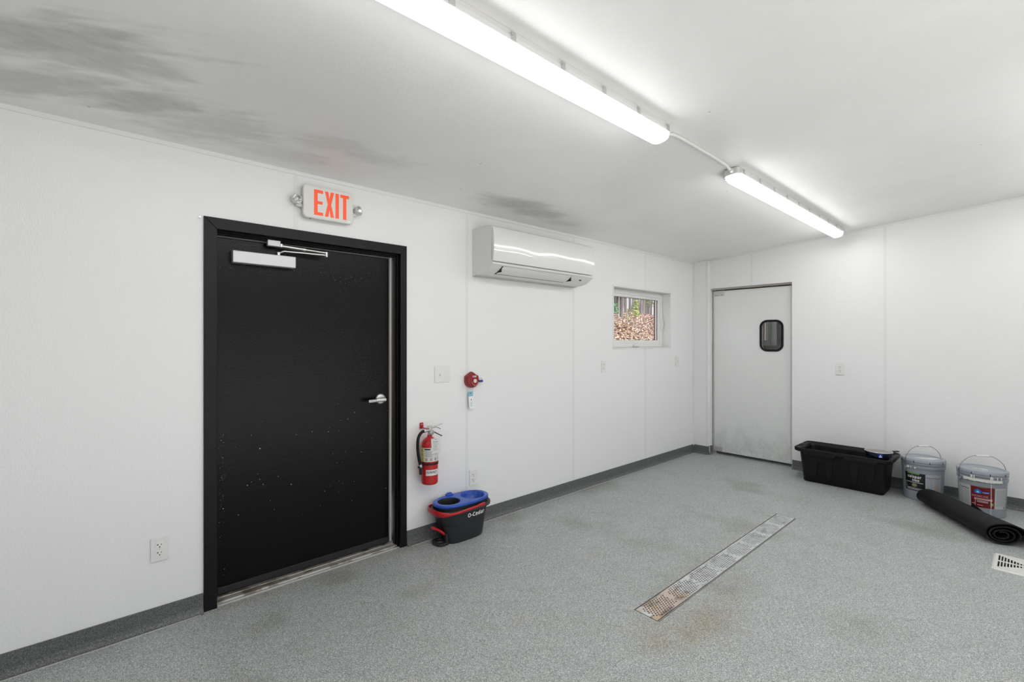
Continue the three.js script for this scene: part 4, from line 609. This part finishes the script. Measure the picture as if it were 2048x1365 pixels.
// ---------- paint pails ----------
function pail(pos, turn, label, labelTex, a0, a1, y0, y1, splash, bailTurn) {
  const g = thing('paint_pail', label, 'paint pail', pos, turn), H = 0.365, m = M(0.27, 0.30, 0.335, 0.38);
  part(g, 'pail_body', lathe([[0, 0.002], [0.130, 0.002], [0.133, 0.0], [0.136, 0.006], [0.1475, H - 0.095], [0.1475, H - 0.080], [0.153, H - 0.078], [0.154, H - 0.060], [0.149, H - 0.058], [0.1495, H - 0.045], [0.155, H - 0.043], [0.155, H - 0.032], [0.150, H - 0.03], [0.150, H - 0.012], [0, H - 0.012]], 64), m);
  part(g, 'pail_lid', lathe([[0.0, H - 0.006], [0.128, H - 0.006], [0.134, H - 0.004], [0.137, H + 0.004], [0.150, H + 0.004], [0.156, H], [0.157, H - 0.024], [0.153, H - 0.026]], 64), M(0.33, 0.365, 0.405, 0.35));
  for (let k = 0; k < 9; k++) { const a = k / 9 * Math.PI * 2 + 0.3; part(g, 'lid_notch', rb(-0.0025, 0.0025, H - 0.028, H - 0.010, 0.1555, 0.1585, 0.001).rotateY(a), mSlot); }
  const rTop = 0.136 + 0.0115 * (y1 / (H - 0.095)) + 0.0006, rBot = 0.136 + 0.0115 * (y0 / (H - 0.095)) + 0.0006;
  part(g, 'paper_label', new THREE.CylinderGeometry(rTop, rBot, y1 - y0, 40, 1, true, a0, a1 - a0).translate(0, (y0 + y1) / 2, 0), new THREE.MeshPhysicalMaterial({ map: labelTex, roughness: 0.4, side: THREE.DoubleSide }), 'printed paint label');
  const mWire = M(0.22, 0.22, 0.22, 0.35, { metalness: 0.8 });
  const w = new THREE.Group(); w.name = 'wire_bail'; w.rotation.y = bailTurn; g.add(w);
  part(w, 'wire', tube([[-0.158, H - 0.085, 0], [-0.162, H - 0.04, 0.002], [-0.150, H + 0.03, 0.004], [-0.10, H + 0.085, 0.004], [-0.05, H + 0.105, 0.004], [0.05, H + 0.105, 0.004], [0.10, H + 0.085, 0.004], [0.150, H + 0.03, 0.004], [0.162, H - 0.04, 0.002], [0.158, H - 0.085, 0]], 0.0022, 80, 8), mWire);
  part(w, 'grip', rod([-0.045, H + 0.106, 0.004], [0.045, H + 0.106, 0.004], 0.0082, 12), M(0.78, 0.78, 0.78, 0.4));
  for (const s of [-1, 1]) part(w, 'bail_ear', [rod([s * 0.148, H - 0.085, 0], [s * 0.162, H - 0.085, 0], 0.012, 16)], m);
  splash(g, H); return g;
}
const mPaint = M(0.74, 0.73, 0.68, 0.4);
function blob(cx, cz, rx, rz, y, seed, h = 0.0012, turn = 0) { const r = rng(seed), o = []; const n = 36, p1 = r() * 6, p2 = r() * 6; for (let i = 0; i < n; i++) { const a = i / n * Math.PI * 2, q = 1 + 0.16 * Math.sin(3 * a + p1) + 0.10 * Math.sin(7 * a + p2) + 0.08 * (r() - 0.5); o.push([rx * q * Math.cos(a), rz * q * Math.sin(a)]); } return ext(shape(o), h).rotateX(-Math.PI / 2).rotateY(turn).translate(cx, y, cz); }
function wallBlob(g, name, items, r0) { part(g, name, items.map(([a, y0, y1, w]) => { const r = r0(y0), q = rb(-w / 2, w / 2, y0, y1, r - 0.001, r + 0.0018, 0.0015); return q.rotateY(a); }), mPaint, 'dried white paint drips'); }
{
  const toCam = Math.atan2(-5.6, 0.674);                 // angle of the side that faces into the room
  const label1 = canvasTex(768, 384, (c, W, H) => {
    c.fillStyle = '#a9adb2'; c.fillRect(0, 0, W, H); c.fillStyle = '#0d0e0f'; c.fillRect(0, 0, 430, H); c.fillStyle = '#5c9a3c'; c.fillRect(60, 0, 260, 44); c.fillStyle = '#0d0e0f'; c.fillRect(60, 30, 260, 20);
    c.fillStyle = '#f2f2f2'; c.font = 'bold 84px sans-serif'; c.fillText('valspar', 62, 112); c.font = '600 62px sans-serif'; c.fillText('ENSE', 170, 182); c.fillStyle = '#c9c9c9'; c.fillRect(40, 200, 350, 12); c.strokeStyle = '#aaa'; c.lineWidth = 4; c.strokeRect(22, 196, 8, 100);
    c.fillStyle = '#6f7a5c'; c.beginPath(); c.ellipse(215, 262, 58, 40, 0, 0, 7); c.fill(); c.fillStyle = '#9aa385'; c.fillRect(176, 250, 78, 16); c.fillStyle = '#cfcfcf'; c.fillRect(32, 292, 20, 12); for (let i = 0; i < 3; i++) c.fillRect(40, 322 + i * 17, 330 - i * 30, 7);
    c.fillStyle = '#3a3d41'; for (let i = 0; i < 7; i++) c.fillRect(448 + i * 43, 60 + (i % 3) * 5, 32, 14); c.fillStyle = '#7c8085'; for (let i = 0; i < 15; i++) { c.fillRect(452, 96 + i * 18, 130, 5); c.fillRect(604, 96 + i * 18, 130, 5); } c.fillStyle = '#a79a8c'; c.fillRect(604, 230, 120, 120);
  });
  pail([5.60, 0, -0.664], toCam, 'grey paint pail with a black label standing next to the tote', label1, -0.95, 0.95, 0.085, 0.245, (g, H) => {
    part(g, 'paint_spill', [blob(0.035, -0.02, 0.085, 0.035, H - 0.0058, 7, 0.0012, 0.5)], mPaint, 'dried cream paint on the lid'); wallBlob(g, 'paint_drips', [[-0.55, H - 0.082, H - 0.058, 0.006], [-0.35, H - 0.079, H - 0.065, 0.012], [-0.7, H - 0.079, H - 0.062, 0.02]], () => 0.1545);
  }, 0.72);
  const label2 = canvasTex(1024, 448, (c, W, H) => {
    c.fillStyle = '#b6b8b9'; c.fillRect(0, 0, W, H); c.fillStyle = '#6d7175'; for (let i = 0; i < 17; i++) { c.fillRect(20, 108 + i * 19, 120, 5); c.fillRect(160, 108 + i * 19, 120, 5); c.fillRect(770, 40 + i * 21, 220, 5); } c.fillStyle = '#2d3034'; for (let i = 0; i < 6; i++) c.fillRect(30 + i * 42, 62 + (i % 3) * 6, 34, 18);
    c.fillStyle = '#6c0d12'; c.fillRect(310, 0, 430, H); c.fillStyle = '#5b6a2e'; c.fillRect(430, 6, 160, 12);
    c.fillStyle = '#1c6fc0'; c.beginPath(); c.moveTo(372, 92); c.lineTo(440, 44); c.lineTo(508, 92); c.lineTo(500, 148); c.lineTo(380, 148); c.fill(); c.fillStyle = '#9fd0f0'; c.beginPath(); c.moveTo(412, 112); c.lineTo(440, 88); c.lineTo(468, 112); c.lineTo(462, 134); c.lineTo(418, 134); c.fill(); c.fillStyle = '#1b3f97'; c.fillRect(500, 92, 150, 40); c.fillStyle = '#cfd8ee'; c.fillRect(520, 112, 110, 12);
    c.fillStyle = '#d8b7b5'; c.font = '58px sans-serif'; c.fillText('SHOWCASE', 326, 226); c.fillStyle = '#e6d8d6'; for (let i = 0; i < 2; i++) c.fillRect(372, 250 + i * 22, 330, 10); for (let i = 0; i < 2; i++) c.fillRect(420, 304 + i * 22, 200, 9); c.fillRect(330, 372, 70, 8); c.fillRect(430, 394, 100, 9); c.fillStyle = '#8eb12f'; c.fillRect(664, 330, 54, 56); c.fillStyle = '#222'; c.fillRect(960, 400, 20, 40);
  });
  pail([5.49, 0, -0.280], Math.atan2(-5.49, 0.28), 'grey paint pail with a red label behind the rolled mat', label2, -1.18, 1.18, 0.075, 0.242, (g, H) => {
    for (const q of [blob(-0.04, 0.0, 0.022, 0.010, H - 0.0058, 9), blob(0.012, -0.005, 0.03, 0.016, H - 0.0058, 10, 0.0012, -0.5), blob(0.01, 0.05, 0.018, 0.006, H - 0.0058, 11)]) part(g, 'paint_spill', q, mPaint, 'dried paint on the lid');
    const it = [], r = rng(77); for (let k = 0; k < 26; k++) { const a = -0.75 + k * 0.062 + r() * 0.02; it.push([a, H - 0.083 + r() * 0.006, H - 0.058, 0.008 + r() * 0.007]); } for (const a of [-0.42, -0.38, -0.30, 0.32, 0.36, 0.40, 0.6, 0.78]) it.push([a, H - 0.056, H - 0.030 - r() * 0.006, 0.005 + 0.006 * r()]);
    wallBlob(g, 'paint_drips', it, () => 0.1548);
    wallBlob(g, 'paint_run', [[0.37, 0.002, 0.09, 0.0032], [0.374, 0.085, 0.18, 0.0045], [0.366, 0.17, 0.285, 0.0036], [-0.28, 0.07, 0.15, 0.002]], (y) => 0.1366 + 0.0115 * Math.min(1, (y + 0.05) / 0.27));
  }, 0.55);
}

// ---------- rolled mat ----------
{
  const ax = V(4.690 - 5.365, 0, -0.229 + 0.690).normalize(), len = 0.835;
  const g = thing('rolled_mat', 'black rubber floor mat rolled up on the floor before the pails', 'rolled mat', [5.365, 0, -0.690], Math.atan2(ax.x, ax.z));
  // local z runs along the roll toward its open end, local x across it; outline is a spiral with thickness, ending in a tail that lies on the floor
  const c = [], T = 0.0085, turns = 3.2, Rx = 0.112, Ry = 0.078;
  const tail = [[0.385, T / 2 + 0.0006], [0.33, 0.034], [0.27, 0.078], [0.215, 0.116]];
  const sp = []; const N = 200; for (let i = 0; i <= N; i++) { const t = i / N, a = 0.95 + t * turns * Math.PI * 2, s = 1 - t * 0.78; sp.push([0.102 + (Rx - T / 2) * s * Math.cos(a) - 0.014 * t, T / 2 + 0.0006 + Ry - T / 2 + (Ry - T / 2) * s * Math.sin(a) - 0.010 * Math.sin(t * 3.1) * t]); }
  const line = [...tail, ...sp], cc = new THREE.CatmullRomCurve3(line.map(([x, y]) => V(x, Math.max(y, T / 2 + 0.0006), 0)), false, 'centripetal'), K = 320, out = [], inn = [];
  for (let i = 0; i <= K; i++) { const p = cc.getPointAt(i / K), d = cc.getTangentAt(i / K), n = V(-d.y, d.x, 0).normalize(); out.push([p.x + n.x * T / 2, p.y + n.y * T / 2]); inn.push([p.x - n.x * T / 2, p.y - n.y * T / 2]); }
  const ring = [...out, ...inn.reverse()], nz = 24, rings = [];
  const warp = (x, y, t) => { const sc = 0.84 + 0.16 * t, q = x > 0.2 ? 0.2 + (x - 0.2) * (0.12 + 0.88 * sstep(0.3, 0.85, t)) : x; return [0.09 + (q - 0.09) * sc + 0.004 * Math.sin(t * 5), Math.max(0.0004, y * sc + 0.0025 * Math.sin(t * 9 + x * 30) * sstep(0.03, 0.08, y)), t * len + x * (-0.06 + 0.22 * t)]; };
  for (let j = 0; j <= nz; j++) rings.push(ring.map(([x, y]) => warp(x, y, j / nz)));
  const wv = tex(256, 256, (i, j) => 0.35 + 0.3 * (((i >> 3) + (j >> 3)) % 2) + 0.35 * hash(i, j, 121), false);
  const mg = loft(rings); { const p = mg.attributes.position, uv = mg.attributes.uv; for (let i = 0; i < p.count; i++) uv.setXY(i, uv.getX(i) * 3.2, p.getZ(i)); }
  const mMat = M(0.006, 0.006, 0.0065, 0.62, { specularIntensity: 0.5, bumpMap: rep(wv, 0.3), bumpScale: 0.0016 });
  part(g, 'mat_roll', mg, mMat);
  const capG = (t) => { const q = new THREE.ShapeGeometry(shape(ring)), p = q.attributes.position; for (let i = 0; i < p.count; i++) p.setXYZ(i, ...warp(p.getX(i), p.getY(i), t)); q.computeVertexNormals(); return q; };
  part(g, 'curled_corner', ext(shape([[0.425, 0.128], [0.450, 0.166], [0.475, 0.160], [0.62, 0.118]].map(([z, y]) => [-z, y])), 0.007, 0.002).rotateY(Math.PI / 2).translate(0.150, 0, 0), mMat, 'corner of the mat curling up');
  part(g, 'mat_end', [capG(1)], mMat); part(g, 'mat_end', [capG(0)], mMat);
}

// ---------- white floor register ----------
{
  const g = thing('floor_register', 'chipped white metal floor register with slots, beside the rolled mat', 'floor register', [4.338, 0, -0.172]);
  const w = 0.155, L = 0.36, holes = [];
  for (const s of [-1, 1]) for (let k = 0; k < 9; k++) { const z = 0.024 + k * 0.0138, h = 0.104 * (1 - k * 0.105), c = s * 0.006 + (s > 0 ? 0 : 0); const x0 = s > 0 ? 0.010 : -0.010 - h, x1 = s > 0 ? 0.010 + h : -0.010; holes.push([[x0, -z], [x0, -z - 0.0082], [x1, -z - 0.0082], [x1, -z]]); }
  const chip = canvasTex(512, 512, (c, W, H) => { c.fillStyle = '#d9d8d2'; c.fillRect(0, 0, W, H); const r = rng(8); for (let i = 0; i < 90; i++) { const e = r() < 0.7; c.fillStyle = r() < 0.5 ? '#3a332c' : '#8a7d6b'; c.beginPath(); c.ellipse(e ? (r() < 0.8 ? 4 + r() * 8 : W - 4 - r() * 8) : r() * W, e ? r() * H : (r() < 0.5 ? 6 + r() * 10 : r() * H), 1 + r() * 4, 1 + r() * 6, 0, 0, 7); c.fill(); } });
  const top = ext(shape([[-w + 0.012, -0.010], [w - 0.012, -0.010], [w - 0.012, -L + 0.01], [-w + 0.012, -L + 0.01]], holes), 0.0025).rotateX(-Math.PI / 2).translate(0, 0.0075, 0); { const p = top.attributes.position, uv = top.attributes.uv; for (let i = 0; i < p.count; i++) uv.setXY(i, (p.getX(i) + w) / (2 * w), p.getZ(i) / L); }
  const mR = M(1, 1, 1, 0.38, { map: chip });
  part(g, 'grille', top, mR);
  const e = (z0, z1) => [z0, z1];
  const edge = [profX([[0, 0.0006], [0.012, 0.0095], [0.012, 0.006], [0.006, 0.0006]], -w, w), profX([[L, 0.0006], [L - 0.012, 0.0095], [L - 0.012, 0.006], [L - 0.006, 0.0006]], -w, w), profZ([[-w, 0.0006], [-w + 0.013, 0.0095], [-w + 0.013, 0.006], [-w + 0.006, 0.0006]], 0, L), profZ([[w, 0.0006], [w - 0.013, 0.0095], [w - 0.013, 0.006], [w - 0.006, 0.0006]], 0, L)];
  part(g, 'flange', edge, M(0.74, 0.73, 0.69, 0.4));
  const u0 = DUCT.x0 - 4.338, u1 = DUCT.x1 - 4.338, v0 = DUCT.z0 + 0.172, v1 = DUCT.z1 + 0.172;
  part(g, 'duct', [bx(u0 + 0.0005, u0 + 0.003, -0.40, 0.005, v0 + 0.001, v1 - 0.001), bx(u1 - 0.003, u1 - 0.0005, -0.40, 0.005, v0 + 0.001, v1 - 0.001), bx(u0, u1, -0.40, 0.005, v0 + 0.0005, v0 + 0.003), bx(u0, u1, -0.40, 0.005, v1 - 0.003, v1 - 0.0005), bx(u0, u1, -0.405, -0.40, v0, v1)], M(0.34, 0.33, 0.32, 0.6), 'sheet metal duct under the slots');
}

// ---------- outdoors: leaf-covered bank and woods ----------
const hill = (x, z) => { const d = -3.2 - z; const n = fbm(x * 0.35 + 20, z * 0.35 + 50, 131, 4) - 0.5; if (d < 0.6) return 0.25; return 0.25 + 1.12 * sstep(0.6, 3.5, d) + 0.21 * Math.min(7, Math.max(0, d - 3.5)) - 0.04 * Math.max(0, d - 11) + n * 0.3 * sstep(1, 5, d); };
{
  const g = struct('ground_bank', 'brown wooded bank rising behind the building', 'ground');
  const q = new THREE.PlaneGeometry(52, 34, 104, 68).rotateX(-Math.PI / 2).translate(24, 0, -20.3), p = q.attributes.position; for (let i = 0; i < p.count; i++) p.setY(i, hill(p.getX(i), p.getZ(i)) - 0.02); q.computeVertexNormals();
  part(g, 'soil', q, M(0.16, 0.10, 0.085, 0.95));
  const leafG = new THREE.PlaneGeometry(1, 0.62, 2, 1); { const lp = leafG.attributes.position; for (let i = 0; i < lp.count; i++) lp.setZ(i, 0.22 * Math.abs(lp.getX(i))); leafG.computeVertexNormals(); }
  const N = 90000, im = new THREE.InstancedMesh(leafG, new THREE.MeshStandardMaterial({ color: 0xffffff, roughness: 0.8, side: THREE.DoubleSide }), N), r = rng(99), d = new THREE.Object3D(), col = new THREE.Color();
  const pal = [[0.62, 0.40, 0.29], [0.72, 0.52, 0.38], [0.50, 0.25, 0.18], [0.76, 0.62, 0.50], [0.36, 0.19, 0.16], [0.66, 0.45, 0.42], [0.58, 0.42, 0.20]];
  for (let i = 0; i < N; i++) { const t = Math.pow(r(), 1.4), dd = 1.2 + 18 * t, z = -3.2 - dd, k = 1.22 + r() * 0.75, x = -z * k + (r() - 0.5) * 1.5; const s = 0.028 + 0.038 * r(); d.position.set(x, hill(x, z) + 0.015 + 0.05 * r(), z); d.rotation.set(-Math.PI / 2 + (r() - 0.5) * 1.5, (r() - 0.5) * 1.5, r() * 6.3); d.scale.set(s, s, s); d.updateMatrix(); im.setMatrixAt(i, d.matrix); const c = pal[Math.floor(r() * pal.length)], b = 0.14 + 0.55 * r(); im.setColorAt(i, col.setRGB(c[0] * b, c[1] * b, c[2] * b)); }
  im.name = 'leaf_litter'; im.userData = { label: 'fallen tan and brown leaves covering the bank outside', category: 'leaves', kind: 'stuff' }; im.castShadow = im.receiveShadow = true; scene.add(im);
}
const away = (px, d) => { const xc = (px - 1024) / 932, X = Math.sin(YAW) * xc + Math.cos(YAW), Z = -(-Math.cos(YAW) * xc + Math.sin(YAW)), t = (-3.2 - d) / Z; return [X * t, 0, -3.2 - d]; };   // a spot on the bank along a line of sight, d metres behind the wall
const mBark = M(0.080, 0.070, 0.066, 0.95), mPale = M(0.24, 0.22, 0.21, 0.9);
function trunk(px, dist, rad, lean, mat, label, group, seed) {
  const [x, , z] = away(px, dist), y = hill(x, z), g = thing('tree', label, 'tree', [x, y, z], 0, group), r = rng(seed), pts = []; for (let i = 0; i <= 6; i++) pts.push(V(lean * i / 6 * 7 + (r() - 0.5) * rad * 1.2, -0.15 + i / 6 * 7.5, (r() - 0.5) * rad * 1.2));
  const cv = new THREE.CatmullRomCurve3(pts), rings = []; for (let i = 0; i <= 18; i++) { const p = cv.getPointAt(i / 18), q = rad * (1 - 0.4 * i / 18) * (1 + 0.5 * Math.max(0, 1 - i * 1.2)); const o = []; for (let k = 0; k < 10; k++) { const a = -k / 10 * Math.PI * 2; o.push([p.x + q * (1 + 0.1 * Math.sin(a * 3 + i)) * Math.cos(a), p.y, p.z + q * Math.sin(a)]); } rings.push(o); }
  part(g, 'trunk', loft(rings, true, true), mat);
  if (dist > 16) return g;
  const br = []; for (let k = 0; k < 4; k++) { const t = 0.35 + 0.6 * r(), p = cv.getPointAt(t), a = r() * 6.3, l = 0.25 + 0.4 * r(); br.push(rod([p.x, p.y, p.z], [p.x + l * Math.cos(a), p.y + l * (0.4 + 0.5 * r()), p.z + l * Math.sin(a)], rad * 0.18, 6)); }
  part(g, 'branches', br, mat); return g;
}
trunk(1243.5, 8.6, 0.082, 0.0, mBark, 'thick dark tree trunk on the bank outside the window', undefined, 1);
trunk(1251.5, 10.4, 0.066, 0.004, mBark, 'dark tree trunk just behind the thickest one outside', undefined, 2);
trunk(1238.6, 7.8, 0.016, -0.004, mPale, 'thin pale sapling trunk close beside the thickest dark trunk', undefined, 3);
trunk(1254.2, 6.6, 0.011, 0.004, mPale, 'slim pale young trunk growing out of the leaf litter', undefined, 4);
for (const [px, d, rad, ln, k] of [[1280, 10, 0.07, 0.14, 5], [1286, 11, 0.075, 0.13, 6], [1265, 13, 0.07, 0, 7], [1297, 12, 0.055, 0.02, 8], [1302, 13, 0.06, 0.05, 9], [1292, 14, 0.05, -0.01, 10], [1231, 12, 0.07, 0.01, 11], [1259, 15, 0.09, 0.01, 12], [1273, 16, 0.08, 0.02, 13]]) trunk(px, d, rad, ln, mBark, 'grey forest tree trunk standing further up the bank', 'tree trunks up the bank', k);
for (let k = 0; k < 22; k++) trunk(1224 + k * 4.2, 16.5 + (k % 3) * 2.4, 0.05 + 0.06 * hash(k, 3, 5), (hash(k, 4, 5) - 0.5) * 0.02, mBark, 'thin far tree trunk in the dense woods behind', 'far woods', 40 + k);
function leafy(px, dist, h, w, n, c, label, seed, y0 = 0.1, name = 'leafy_sapling', category = 'sapling') {
  const [x, , z] = away(px, dist), g = thing(name, label, category, [x, hill(x, z), z]), r = rng(seed);
  part(g, 'stem', rod([0, -0.05, 0], [0, h, 0], 0.012, 6), mBark);
  const geos = []; for (let i = 0; i < n; i++) { const t = y0 + (1 - y0) * r(), q = w * Math.sqrt(r()) * (1 - 0.6 * t + 0.1), a = r() * 6.3, s = 0.03 + 0.045 * r(); const lf = new THREE.PlaneGeometry(s, s * 0.7).rotateX((r() - 0.5) * 2.4).rotateY(r() * 6.3).translate(q * Math.cos(a), t * h, q * Math.sin(a)); geos.push(lf); }
  part(g, 'foliage', geos, new THREE.MeshPhysicalMaterial({ color: new THREE.Color().setRGB(...c), roughness: 0.8, transmission: 0.35, thickness: 0, side: THREE.DoubleSide }), 'leaves');
}
leafy(1271.5, 9.2, 0.80, 0.19, 420, [0.26, 0.33, 0.05], 'bright yellow-green sapling in the middle of the window view', 21);
leafy(1231, 9.6, 0.55, 0.20, 260, [0.07, 0.22, 0.08], 'fresh green bush at the window edge beside the dark trunks', 22);
leafy(1256, 7.4, 0.50, 0.06, 60, [0.26, 0.28, 0.08], 'small yellowish sapling before the second dark trunk', 23);
leafy(1298.5, 11.6, 1.7, 0.40, 800, [0.11, 0.14, 0.05], 'olive green leafy tree above the thin trunks', 24, 0.36, 'leafy_tree', 'tree');

renderer.render(scene, camera);
